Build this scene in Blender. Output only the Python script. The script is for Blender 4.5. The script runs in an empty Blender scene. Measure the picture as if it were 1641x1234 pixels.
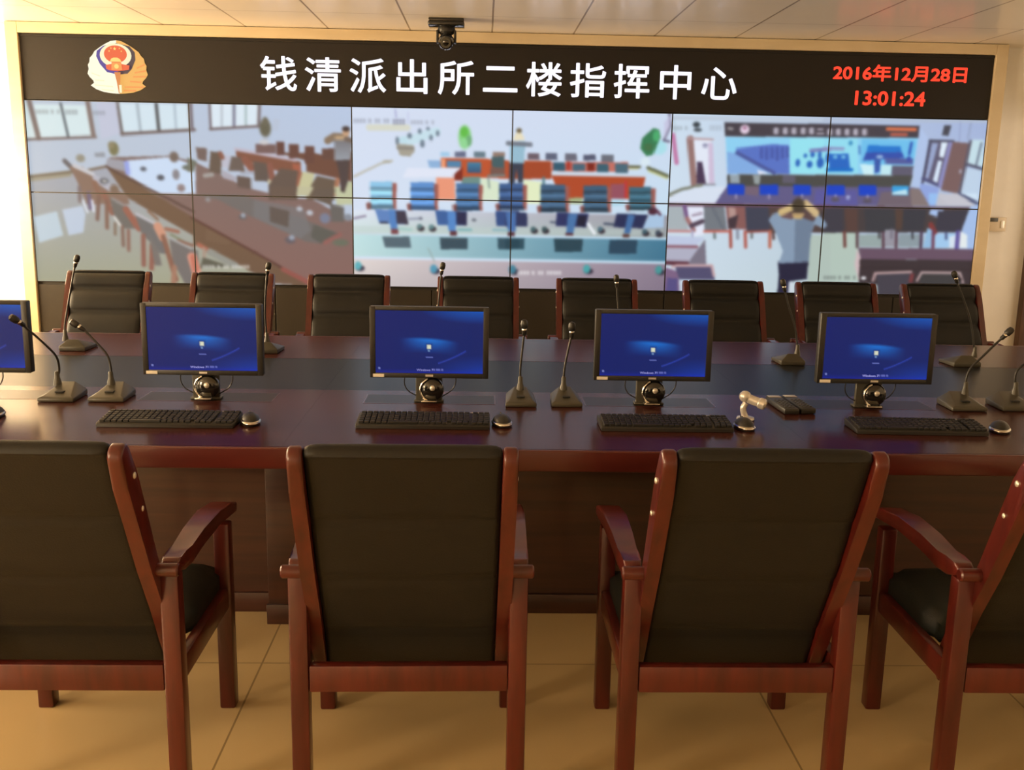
import bpy, bmesh, math, random
import numpy as np
from mathutils import Vector, Matrix

C = bpy.context.scene.collection
SC = bpy.context.scene
random.seed(4)
PI = math.pi

# ------------------------------------------------------------------ camera, world, light, exposure
FPX, YAW, PITCH, ROLL, EYE = 1600.0, 0.0310, 0.1981, -0.0188, 1.5575
cam_data = bpy.data.cameras.new('camera'); cam = bpy.data.objects.new('camera', cam_data); C.objects.link(cam)
cam_data.sensor_width = 36; cam_data.lens = FPX / 1641 * 36; cam_data.clip_start = .05
fwd = Vector((math.sin(YAW)*math.cos(PITCH), math.cos(YAW)*math.cos(PITCH), -math.sin(PITCH)))
rgt = Vector((math.cos(YAW), -math.sin(YAW), 0)); dwn = fwd.cross(rgt)
r2 = math.cos(ROLL)*rgt + math.sin(ROLL)*dwn; d2 = -math.sin(ROLL)*rgt + math.cos(ROLL)*dwn
M = Matrix((r2, -d2, -fwd)).transposed().to_4x4(); M.translation = (0, 0, EYE)
cam.matrix_world = M
SC.camera = cam
SC.view_settings.view_transform = 'Standard'; SC.view_settings.look = 'None'
SC.view_settings.exposure = 0.0; SC.view_settings.gamma = 1.0; SC.view_settings.use_curve_mapping = False

world = bpy.data.worlds.new('sky'); SC.world = world; world.use_nodes = True
bg = world.node_tree.nodes['Background']; bg.inputs[0].default_value = (.85, .9, 1, 1); bg.inputs[1].default_value = 1.2

WARM = (1.0, .73, .42)
def area(name, loc, rot, sx, sy, power, col=WARM):
    l = bpy.data.lights.new(name, 'AREA'); l.shape = 'RECTANGLE'; l.size = sx; l.size_y = sy; l.energy = power; l.color = col
    o = bpy.data.objects.new(name, l); C.objects.link(o); o.location = loc; o.rotation_euler = rot
    return o
# daylight outside each window of the left wall (the wall itself is built below)
LEFT_X, RIGHT_X, REAR_Y, BACK_Y, CEIL = -5.0, 4.33, -3.5, 7.9, 2.6545
LEFT_WINDOWS = [(-2.4, -.2), (1.3, 3.5), (5.3, 7.5)]
for k, (ya, yb) in enumerate(LEFT_WINDOWS):
    area('daylight', (LEFT_X-.45, (ya+yb)/2, 1.65), (0, -PI/2-(0, 0, .22)[k], 0), 1.5, yb-ya, (420, 170, 520)[k])
area('corridor_daylight', (5.5, 7.2, 1.5), (0, PI/2, 0), 1.6, 3.4, 46, (1, .80, .58))

g = area('added_wall_beam', (LEFT_X-.75, 5.75, 1.75), (0, 0, 0), .7, 1.1, 120, (1, .84, .60)); g.data.spread = math.radians(38)  # added narrow lamp outside the third window, brightens the left of the back wall
g.rotation_euler = Vector((1.25, 2.15, -.15)).to_track_quat('-Z', 'Z').to_euler()

# ------------------------------------------------------------------ helpers
def srgb(r, g, b):
    f = lambda v: (v/255/12.92) if v/255 <= .04045 else ((v/255+.055)/1.055)**2.4
    return (f(r), f(g), f(b))
def mat(name, col, rough=.5, metal=0., coat=0., spec=.5, bump=0., bscale=200., vary=0., vscale=8., emit=None, estr=0.):
    m = bpy.data.materials.new(name); m.use_nodes = True; nt = m.node_tree; b = nt.nodes['Principled BSDF']
    b.inputs['Base Color'].default_value = (*col, 1); b.inputs['Roughness'].default_value = rough
    b.inputs['Metallic'].default_value = metal; b.inputs['Coat Weight'].default_value = coat; b.inputs['Coat Roughness'].default_value = .08
    b.inputs['Specular IOR Level'].default_value = spec
    tc = nt.nodes.new('ShaderNodeTexCoord')
    if vary:
        n = nt.nodes.new('ShaderNodeTexNoise'); n.inputs['Scale'].default_value = vscale; n.inputs['Detail'].default_value = 3
        nt.links.new(tc.outputs['Object'], n.inputs['Vector'])
        r = nt.nodes.new('ShaderNodeValToRGB'); r.color_ramp.elements[0].position = .3; r.color_ramp.elements[1].position = .7
        r.color_ramp.elements[0].color = (*[c*(1-vary) for c in col], 1); r.color_ramp.elements[1].color = (*[min(1, c*(1+vary)) for c in col], 1)
        nt.links.new(n.outputs['Fac'], r.inputs[0]); nt.links.new(r.outputs[0], b.inputs['Base Color'])
    if bump:
        n = nt.nodes.new('ShaderNodeTexNoise'); n.inputs['Scale'].default_value = bscale; n.inputs['Detail'].default_value = 2
        nt.links.new(tc.outputs['Object'], n.inputs['Vector'])
        u = nt.nodes.new('ShaderNodeBump'); u.inputs['Strength'].default_value = bump; u.inputs['Distance'].default_value = .002
        nt.links.new(n.outputs['Fac'], u.inputs['Height']); nt.links.new(u.outputs[0], b.inputs['Normal'])
    if emit: b.inputs['Emission Color'].default_value = (*emit, 1); b.inputs['Emission Strength'].default_value = estr
    return m
def wood(name, dark, light, scale=(3, 40, 40), rough=.22, coat=.5, spec=.5):
    m = mat(name, light, rough, 0, coat, spec); nt = m.node_tree; b = nt.nodes['Principled BSDF']
    tc = nt.nodes.new('ShaderNodeTexCoord'); mp = nt.nodes.new('ShaderNodeMapping'); mp.inputs['Scale'].default_value = scale
    n = nt.nodes.new('ShaderNodeTexNoise'); n.inputs['Scale'].default_value = 1.0; n.inputs['Detail'].default_value = 5; n.inputs['Distortion'].default_value = .6
    r = nt.nodes.new('ShaderNodeValToRGB'); r.color_ramp.elements[0].position = .3; r.color_ramp.elements[1].position = .72
    r.color_ramp.elements[0].color = (*dark, 1); r.color_ramp.elements[1].color = (*light, 1)
    nt.links.new(tc.outputs['Object'], mp.inputs[0]); nt.links.new(mp.outputs[0], n.inputs['Vector'])
    nt.links.new(n.outputs['Fac'], r.inputs[0]); nt.links.new(r.outputs[0], b.inputs['Base Color'])
    return m
def tiled(name, col, line, size, offs, width, rough, vary=.05, coat=0., spec=.5):
    """square tiles with thin joints; size/offs/width per axis x,y"""
    m = mat(name, col, rough, 0, coat, spec, vary=vary, vscale=1.3); nt = m.node_tree; b = nt.nodes['Principled BSDF']
    tc = nt.nodes.new('ShaderNodeTexCoord'); sp = nt.nodes.new('ShaderNodeSeparateXYZ'); nt.links.new(tc.outputs['Object'], sp.inputs[0])
    def math_(op, a, v):
        q = nt.nodes.new('ShaderNodeMath'); q.operation = op; nt.links.new(a, q.inputs[0])
        if isinstance(v, (int, float)): q.inputs[1].default_value = v
        else: nt.links.new(v, q.inputs[1])
        return q.outputs[0]
    ms = []
    for ax in (0, 1):
        s = math_('DIVIDE', math_('SUBTRACT', sp.outputs[ax], offs[ax]), size[ax])
        f = math_('FRACT', math_('ADD', s, 100.5), 0.)
        d = math_('ABSOLUTE', math_('SUBTRACT', f, .5), 0.)
        ms.append(math_('LESS_THAN', d, width[ax]/size[ax]/2))
    mask = math_('MAXIMUM', ms[0], ms[1])
    mx = nt.nodes.new('ShaderNodeMix'); mx.data_type = 'RGBA'; nt.links.new(mask, mx.inputs[0])
    src = b.inputs['Base Color'].links[0].from_socket
    nt.links.new(src, mx.inputs[6]); mx.inputs[7].default_value = (*line, 1); nt.links.new(mx.outputs[2], b.inputs['Base Color'])
    return m
def emissive_attr(name, strength=1.0):
    m = mat(name, (.002, .002, .002), .4, spec=.15); nt = m.node_tree; b = nt.nodes['Principled BSDF']
    a = nt.nodes.new('ShaderNodeAttribute'); a.attribute_name = 'Col'
    nt.links.new(a.outputs['Color'], b.inputs['Emission Color']); b.inputs['Emission Strength'].default_value = strength
    return m
def glass(name):
    m = bpy.data.materials.new(name); m.use_nodes = True; nt = m.node_tree; nt.nodes.remove(nt.nodes['Principled BSDF'])
    t = nt.nodes.new('ShaderNodeBsdfTransparent'); g = nt.nodes.new('ShaderNodeBsdfGlossy'); g.inputs['Roughness'].default_value = .02
    x = nt.nodes.new('ShaderNodeMixShader'); x.inputs[0].default_value = .06
    nt.links.new(t.outputs[0], x.inputs[1]); nt.links.new(g.outputs[0], x.inputs[2]); nt.links.new(x.outputs[0], nt.nodes['Material Output'].inputs[0])
    return m

def box(bm, c, s, bev=0., seg=2, rot=None):
    geo = bmesh.ops.create_cube(bm, size=1.0)['verts']
    bmesh.ops.scale(bm, vec=s, verts=geo)
    if bev:
        es = list({e for v in geo for e in v.link_edges})
        res = bmesh.ops.bevel(bm, geom=es, offset=bev, segments=seg, profile=.5, affect='EDGES')
        geo = list({v for f in res['faces'] for v in f.verts})
    if rot is not None: bmesh.ops.rotate(bm, cent=(0, 0, 0), matrix=rot, verts=geo)
    bmesh.ops.translate(bm, vec=c, verts=geo)
    return geo
def bx(bm, x0, x1, y0, y1, z0, z1, bev=0., seg=2):
    return box(bm, ((x0+x1)/2, (y0+y1)/2, (z0+z1)/2), (x1-x0, y1-y0, z1-z0), bev, seg)
def prism(bm, prof, a0, a1, axis='x', bev=0., seg=2):
    """closed 2-D profile pushed along an axis: x -> profile is (y,z); y -> (x,z); z -> (x,y)"""
    def at(p, a): return {'x': (a, p[0], p[1]), 'y': (p[0], a, p[1]), 'z': (p[0], p[1], a)}[axis]
    v0 = [bm.verts.new(at(p, a0)) for p in prof]; v1 = [bm.verts.new(at(p, a1)) for p in prof]
    n = len(prof)
    f = [bm.faces.new(v0[::-1]), bm.faces.new(v1)] + [bm.faces.new((v0[i], v0[(i+1) % n], v1[(i+1) % n], v1[i])) for i in range(n)]
    if bev:
        es = list(f[0].edges) + list(f[1].edges)
        bmesh.ops.bevel(bm, geom=es, offset=bev, segments=seg, profile=.5, affect='EDGES')
def ribbon(pts, half):
    """closed outline around a centre line with a half width per point and a round far end"""
    P = [Vector(p) for p in pts]; L, R = [], []
    for i, p in enumerate(P):
        t = (P[min(i+1, len(P)-1)] - P[max(i-1, 0)]).normalized(); n = Vector((-t.y, t.x))
        L.append(p + n*half[i]); R.append(p - n*half[i])
    t = (P[-1]-P[-2]).normalized(); n = Vector((-t.y, t.x)); cap = []
    for k in range(1, 6):
        a = PI*k/6; cap.append(P[-1] + n*half[-1]*math.cos(a) + t*half[-1]*math.sin(a))
    return [tuple(v) for v in L + cap + R[::-1]]
def smooth_path(pts, n=4):
    P = [Vector(p) for p in pts]; out = []
    for i in range(len(P)-1):
        a, b, c, d = P[max(i-1, 0)], P[i], P[i+1], P[min(i+2, len(P)-1)]
        for k in range(n):
            t = k/n
            out.append(.5*((2*b) + (c-a)*t + (2*a-5*b+4*c-d)*t*t + (3*b-a-3*c+d)*t**3))
    out.append(P[-1]); return out
def tube(bm, pts, rad, seg=10):
    P = [Vector(p) for p in pts]; rad = rad if isinstance(rad, (list, tuple)) else [rad]*len(P)
    rings = []; up = Vector((.3, .8, .5)).normalized()
    for i, p in enumerate(P):
        t = (P[min(i+1, len(P)-1)] - P[max(i-1, 0)]).normalized()
        u = t.cross(up).normalized() if abs(t.dot(up)) < .98 else t.cross(Vector((1, 0, 0))).normalized(); v = t.cross(u)
        rings.append([bm.verts.new(p + rad[i]*(math.cos(2*PI*k/seg)*u + math.sin(2*PI*k/seg)*v)) for k in range(seg)])
    for a, b in zip(rings, rings[1:]):
        for k in range(seg): bm.faces.new((a[k], a[(k+1) % seg], b[(k+1) % seg], b[k]))
    bm.faces.new(rings[0][::-1]); bm.faces.new(rings[-1])
def lathe(bm, prof, o, axis, seg=24):
    """profile of (radius, distance along axis) turned about an axis through o"""
    a = Vector(axis).normalized(); u = a.cross(Vector((0, 0, 1)) if abs(a.z) < .9 else Vector((1, 0, 0))).normalized(); v = a.cross(u); o = Vector(o)
    rings = [[bm.verts.new(o + a*h + r*(math.cos(2*PI*k/seg)*u + math.sin(2*PI*k/seg)*v)) for k in range(seg)] for r, h in prof]
    for p, q in zip(rings, rings[1:]):
        for k in range(seg): bm.faces.new((p[k], p[(k+1) % seg], q[(k+1) % seg], q[k]))
    bm.faces.new(rings[0][::-1]); bm.faces.new(rings[-1])
def ball(bm, c, r, sc=(1, 1, 1), seg=16):
    g = bmesh.ops.create_uvsphere(bm, u_segments=seg, v_segments=seg//2+2, radius=r)['verts']
    bmesh.ops.scale(bm, vec=sc, verts=g); bmesh.ops.translate(bm, vec=c, verts=g)
def obj(name, bm, m, parent=None, smooth=40):
    bmesh.ops.recalc_face_normals(bm, faces=bm.faces[:])
    me = bpy.data.meshes.new(name); bm.to_mesh(me); bm.free()
    for k in (m if isinstance(m, (list, tuple)) else [m]): me.materials.append(k)
    if smooth:
        me.polygons.foreach_set('use_smooth', [True]*len(me.polygons)); me.set_sharp_from_angle(angle=math.radians(smooth))
    o = bpy.data.objects.new(name, me); C.objects.link(o)
    if parent: o.parent = parent
    return o
def thing(name, label, cat, loc=(0, 0, 0), rotz=0., group=None):
    o = bpy.data.objects.new(name, None); o.empty_display_size = .1; C.objects.link(o); o.location = loc; o.rotation_euler = (0, 0, rotz)
    o['label'] = label; o['category'] = cat
    if group: o['group'] = group
    return o
def tag(o, label, cat, group=None):
    o['label'] = label; o['category'] = cat
    if group: o['group'] = group
    return o
def struct(name, bm, m, parent=None, smooth=0, label=None):
    o = obj(name, bm, m, parent, smooth)
    if not parent: o['kind'] = 'structure'
    if label: o['label'] = label
    return o
def dup(root, loc, rotz, label, group=None):
    r = root.copy(); C.objects.link(r); r.location = loc; r.rotation_euler = (0, 0, rotz); r['label'] = label
    if group: r['group'] = group
    for ch in list(root.children):
        c = ch.copy(); C.objects.link(c); c.parent = r
        for g in list(ch.children):
            d = g.copy(); C.objects.link(d); d.parent = c
    return r
NB = bmesh.new

# ------------------------------------------------------------------ materials
M_wall = mat('warm white paint', (.80, .77, .72), .7, bump=.1, bscale=60, vary=.02)
M_ceil = tiled('ceiling panels', (.80, .74, .64), (.26, .20, .14), (.6, 1.2), (-2.956, 7.02), (.012, .006), .30, .03, .12)
M_floor = tiled('cream floor tiles', (.66, .49, .25), (.34, .235, .11), (.8, .8), (-.7095, 3.06), (.006, .005), .30, .06, .10)
M_trim = wood('pale champagne trim', (.54, .43, .27), (.61, .50, .33), (2, 20, 6), .35, .2)
M_brown = wood('brown door wood', (.05, .022, .012), (.10, .045, .022), (30, 30, 3), .3, .3)
M_table = wood('dark mahogany lacquer', (.046, .013, .010), (.066, .019, .015), (.8, 9, 9),   .22, 0, .11)
M_edge = wood('red mahogany edge', (.060, .0085, .0065), (.100, .0145, .010), (1.2, 14, 14), .28, .2)
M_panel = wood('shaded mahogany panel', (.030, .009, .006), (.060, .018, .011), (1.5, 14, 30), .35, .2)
M_inset = mat('dark blue grey table inset', (.020, .021, .023),   .28, spec=.06, vary=.06, vscale=1.5)
M_chair = wood('chair frame red wood', (.050, .0060, .0042), (.100, .0118, .0072), (25, 25, 4), .30, .18)
M_leather = mat('dark olive leather', (.0068, .0072, .0066), .5, spec=.36, bump=.25, bscale=260, vary=.08, vscale=6)
M_seat = mat('dark green leather', (.007, .010, .008), .45, bump=.25, bscale=260)
M_black = mat('black plastic', (.020, .019, .017), .42, bump=.05, bscale=400)
M_olive = mat('dark grey plastic', (.055, .050, .036), .4)
M_gloss = mat('glossy black plastic', (.008, .008, .008), .08, coat=.6)
M_metal = mat('silver metal', (.75, .72, .66), .22, 1.0); M_pearl = mat('pearl silver plastic', (.66, .62, .57), .25, .35, .4)
M_dull = mat('pale metal plate', (.70, .66, .58), .4, .6)
M_label = mat('white paper label', (.80, .74, .62), .6)
M_ink = mat('printed ink', (.05, .05, .06), .6)
M_dark = mat('black painted cabinet', (.026, .022, .017), .5, vary=.05, spec=.3)
M_seam = mat('dark gap', (.012, .011, .010), .7)
M_led = mat('led banner face', (.0150, .0125, .0105), .5, spec=.25)
M_white = mat('white led light', (0, 0, 0), .6, emit=(.93, .90, 1.0), estr=1.25)
M_red = mat('red led light', (0, 0, 0), .6, emit=srgb(255, 62, 40), estr=1.35)
M_feed = emissive_attr('camera picture', 1.0)
M_desk = emissive_attr('monitor picture', 1.0)
M_glass = glass('window glass')
M_alu = mat('grey window frame', (.30, .24, .18), .4, .3)
M_switch = mat('ivory plastic', (.62, .52, .38), .45)
M_lid = mat('dark lift lid', (.026, .017, .013), .3, spec=.12); M_keys = mat('black keycaps', (.014, .013, .012), .5)

# ------------------------------------------------------------------ room
D = 7.7356                       # front of the video wall
b = NB(); bx(b, LEFT_X-.2, RIGHT_X+1.5, REAR_Y-.2, 12.2, -.1, 0); struct('floor', b, M_floor)
b = NB(); bx(b, LEFT_X-.2, RIGHT_X+.2, REAR_Y-.2, BACK_Y+.2, CEIL, CEIL+.1); struct('ceiling', b, M_ceil)
b = NB(); bx(b, LEFT_X-.2, RIGHT_X+.1, BACK_Y, BACK_Y+.2, 0, CEIL); struct('wall_back', b, M_wall)
b = NB(); bx(b, LEFT_X-.2, RIGHT_X+.1, REAR_Y-.2, REAR_Y, 0, CEIL); struct('wall_rear', b, M_wall)
WZ0, WZ1 = .9, 2.4
b = NB(); ys = [REAR_Y] + [v for w in LEFT_WINDOWS for v in w] + [BACK_Y]
for k in range(0, len(ys), 2): bx(b, LEFT_X-.2, LEFT_X, ys[k], ys[k+1], 0, CEIL)
for ya, yb in LEFT_WINDOWS: bx(b, LEFT_X-.2, LEFT_X, ya, yb, 0, WZ0); bx(b, LEFT_X-.2, LEFT_X, ya, yb, WZ1, CEIL)
struct('wall_left', b, M_wall)
for k, (ya, yb) in enumerate(LEFT_WINDOWS):
    b = NB()
    for y0, y1, z0, z1 in [(ya, ya+.05, WZ0, WZ1), (yb-.05, yb, WZ0, WZ1), (ya+.05, yb-.05, WZ0, WZ0+.05), (ya+.05, yb-.05, WZ1-.05, WZ1), ((ya+yb)/2-.025, (ya+yb)/2+.025, WZ0+.05, WZ1-.05)]:
        bx(b, LEFT_X-.14, LEFT_X-.08, y0, y1, z0, z1, .004)
    w = struct('window_%d' % (k+1), b, M_alu)
    for y0, y1 in ((ya+.05, (ya+yb)/2-.025), ((ya+yb)/2+.025, yb-.05)):
        b = NB(); bx(b, LEFT_X-.113, LEFT_X-.107, y0, y1, WZ0+.05, WZ1-.05); struct('pane', b, M_glass, w)
DY0, DY1, DZ = 6.92, 7.83, 2.1   # doorway in the right wall, hard against the corner
b = NB(); bx(b, RIGHT_X, RIGHT_X+.12, REAR_Y, DY0-.07, 0, CEIL); bx(b, RIGHT_X, RIGHT_X+.12, DY0-.07, BACK_Y, DZ+.07, CEIL); struct('wall_right', b, M_wall)
b = NB(); bx(b, RIGHT_X-.02, RIGHT_X+.14, DY1, BACK_Y, 0, DZ+.07, .004); bx(b, RIGHT_X-.02, RIGHT_X+.14, DY0-.07, DY0, 0, DZ+.07, .004); bx(b, RIGHT_X-.02, RIGHT_X+.14, DY0, DY1, DZ, DZ+.07, .004)
struct('door_1', b, M_brown)
b = NB(); bx(b, 5.6, 5.7, 3.0, 12.2, 0, CEIL); struct('wall_corridor', b, M_wall)
b = NB(); bx(b, RIGHT_X, 5.7, 12.1, 12.2, 0, CEIL); bx(b, RIGHT_X+.12, 5.7, 3.0, 3.1, 0, CEIL); struct('wall_corridor_end', b, M_wall)
b = NB(); bx(b, RIGHT_X+.12, 5.7, 3.0, 12.2, CEIL, CEIL+.1); struct('ceiling_corridor', b, M_wall)
for nm, q in (('baseboard_right', (RIGHT_X-.015, RIGHT_X, REAR_Y, DY0-.07)), ('baseboard_left', (LEFT_X, LEFT_X+.015, REAR_Y, BACK_Y))):
    b = NB(); bx(b, *q, 0, .1); struct(nm, b, M_brown)

# ------------------------------------------------------------------ video wall
WX0, PW, PH, ZT, ZM = -3.4038, 1.2039, .6704, 2.5753, 2.1059
WX1 = WX0 + 6*PW; ZB = ZM - 2*PH
vw = thing('video_wall', 'large wall of joined screens in a pale frame showing three camera pictures under a dark title strip', 'video wall', ((WX0+WX1)/2, D, 0))
VC = Vector(vw.location)
def vobj(name, b, m, parent=None, smooth=0, label=None):
    bmesh.ops.translate(b, vec=-VC, verts=b.verts)
    o = obj(name, b, m, parent or vw, smooth)
    if label: o['label'] = label
    return o
b = NB()
bx(b, WX0-.09, WX0, D-.03, BACK_Y, 0, CEIL-.003, .004); bx(b, WX1, WX1+.09, D-.03, BACK_Y, 0, CEIL-.003, .004); bx(b, WX0, WX1, D-.03, BACK_Y, ZT, CEIL-.003, .004)
vobj('frame', b, M_trim, label='pale cream wooden surround')
b = NB(); bx(b, WX0+.003, WX1-.003, D-.005, D+.1, ZM+.004, ZT-.004); bx(b, WX0+.003, WX1-.003, D-.012, D-.005, ZT-.022, ZT-.006)
banner = vobj('title_banner', b, M_led, label='dark strip with white title, emblem and red date')
def text_mesh(name, body, x0, x1, z0, z1, m, spacing=1., bold=0., y=D-.006, keep=False):
    cu = bpy.data.curves.new(name, 'FONT'); cu.body = body; cu.space_character = spacing; cu.extrude = .002; cu.resolution_u = 4
    t = bpy.data.objects.new(name, cu); C.objects.link(t); bpy.context.view_layer.update()
    me = bpy.data.meshes.new_from_object(t.evaluated_get(bpy.context.evaluated_depsgraph_get()))
    bpy.data.objects.remove(t); bpy.data.curves.remove(cu)
    v = np.empty(len(me.vertices)*3, np.float32); me.vertices.foreach_get('co', v); v = v.reshape(-1, 3)
    lo, hi = v.min(0), v.max(0); s = (x1-x0)/(hi[0]-lo[0]); sz = (z1-z0)/(hi[1]-lo[1])
    w = np.stack([x0+(v[:, 0]-lo[0])*s, np.full(len(v), y)-v[:, 2]*1.0, z0+(v[:, 1]-lo[1])*sz], 1)
    me.vertices.foreach_set('co', w.astype(np.float32).ravel()); me.materials.clear(); me.materials.append(m); me.update()
    if bold:                                               # heavier strokes: the same letters laid over each other a hair apart
        b = NB(); b.from_mesh(me); base = b.verts[:] + b.edges[:] + b.faces[:]
        for k, (dx, dz) in enumerate([(-1, 0), (1, 0), (0, -1), (0, 1), (.7, .7), (-.7, .7), (.7, -.7), (-.7, -.7)]):
            g = [q for q in bmesh.ops.duplicate(b, geom=base)['geom'] if isinstance(q, bmesh.types.BMVert)]
            bmesh.ops.translate(b, vec=(dx*bold, -.00012*(k+1), dz*bold), verts=g)
        b.to_mesh(me); b.free()
    o = bpy.data.objects.new(name, me); C.objects.link(o); return o
for nm, body, q, m, sp, bo in [('title_lettering', '钱清派出所二楼指挥中心', (-1.660, 1.880, 2.208, 2.450), M_white, 1.32, .0035),
                               ('date_lettering', '2016年12月28日', (2.607, 3.617, 2.372, 2.486), M_red, 1.0, .0035),
                               ('time_lettering', '13:01:24', (2.788, 3.318, 2.196, 2.296), M_red, 1.0, .0035)]:
    o = text_mesh(nm, body, *q, m, sp, bo); o.data.transform(Matrix.Translation(-VC)); o.parent = banner

# emblem on the banner: gold wreath, blue shield, red disc with gate and stars
M_em = [mat('emblem gold', (0, 0, 0), .6, emit=srgb(*c), estr=1.) for c in ((252, 246, 222), (236, 176, 92), (52, 44, 150), (62, 48, 66), (250, 238, 196), (232, 92, 56), (250, 214, 120), (240, 150, 80), (214, 128, 66))]
EX, EZ, ES = -2.703, 2.352, .43/1050        # centre and metres per unit of the drawing
def epoly(b, pts, mi, lift):
    vs = [bm_v for bm_v in (b.verts.new((EX+(x-790)*ES, D-.006-lift, EZ-(y-645)*ES)) for x, y in pts)]
    f = b.faces.new(vs); r = bmesh.ops.extrude_face_region(b, geom=[f]); g = [v for v in r['geom'] if isinstance(v, bmesh.types.BMVert)]
    bmesh.ops.translate(b, vec=(0, -.002, 0), verts=g)
    for ff in {q for v in vs+g for q in v.link_faces}: ff.material_index = mi
def ring(cx, cy, rx, ry, n=28, a0=0, a1=2*PI): return [(cx+rx*math.cos(a0+(a1-a0)*k/n), cy+ry*math.sin(a0+(a1-a0)*k/n)) for k in range(n if a1-a0 > 6.2 else n+1)]
b = NB()
right = [(790, 190), (880, 205), (980, 255), (1070, 310), (1175, 385), (1215, 450), (1265, 500), (1275, 570), (1305, 620), (1295, 690), (1320, 770), (1285, 830), (1225, 890), (1215, 930), (1275, 975), (1180, 1040), (1050, 1085), (900, 1105), (830, 1110)]
left = [(2*790-x-10, y) for x, y in right]
epoly(b, [(790, 190)] + left[1:] + [(800, 1110), (800, 800), (790, 500)], 0, 0)
epoly(b, [(790, 190), (790, 500), (800, 800), (800, 1110)] + right[::-1][:-1], 1, 0)
for k, (x0, y0, x1, y1) in enumerate([(1130, 650, 1285, 590), (1090, 730, 1300, 700), (1060, 800, 1290, 800), (1000, 880, 1200, 900), (900, 980, 1240, 985), (880, 1040, 1100, 1050)]):
    epoly(b, [(x0, y0), (x1, y1-10), (x1-10, y1+18), (x0, y0+26)], 7, .0025)
for k, (x0, y0, x1, y1) in enumerate([(470, 800, 320, 760), (540, 880, 380, 880), (690, 980, 370, 965), (700, 1050, 480, 1040)]):
    epoly(b, [(x0, y0), (x1, y1-8), (x1+8, y1+12), (x0, y0+20)], 4, .0025)
epoly(b, [(440, 380), (560, 290), (790, 240), (790, 780), (600, 740), (480, 600), (425, 470)], 2, .0025)
epoly(b, [(790, 240), (1020, 290), (1110, 390), (1115, 520), (1040, 680), (960, 760), (790, 780)], 3, .0025)
epoly(b, ring(770, 450, 280, 205), 4, .005); epoly(b, ring(770, 430, 202, 150), 5, .0075)
epoly(b, [(670, 560), (690, 510), (740, 490), (800, 490), (850, 515), (870, 560)], 6, .010)
for cx, cy, r in [(765, 340, 32), (665, 380, 16), (700, 330, 15), (850, 330, 15), (880, 380, 16)]:
    epoly(b, [(cx+(r if k % 2 == 0 else r*.42)*math.sin(k*PI/5), cy-(r if k % 2 == 0 else r*.42)*math.cos(k*PI/5)) for k in range(10)], 6, .010)
epoly(b, [(590, 620), (690, 600), (880, 600), (1010, 620), (1000, 690), (900, 710), (790, 725), (660, 710), (600, 690)], 5, .0105)
epoly(b, [(700, 570), (870, 570), (880, 700), (690, 700)], 7, .013); epoly(b, ring(785, 640, 40, 40, 16), 6, .0155)
epoly(b, [(740, 740), (850, 740), (840, 860), (820, 1100), (800, 1100), (770, 880)], 8, .0155)
epoly(b, [(812, 960), (858, 960), (856, 1095), (816, 1095)], 4, .018)
o = vobj('emblem', b, M_em, banner, label='gold wreathed emblem with blue shield and red disc')

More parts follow.
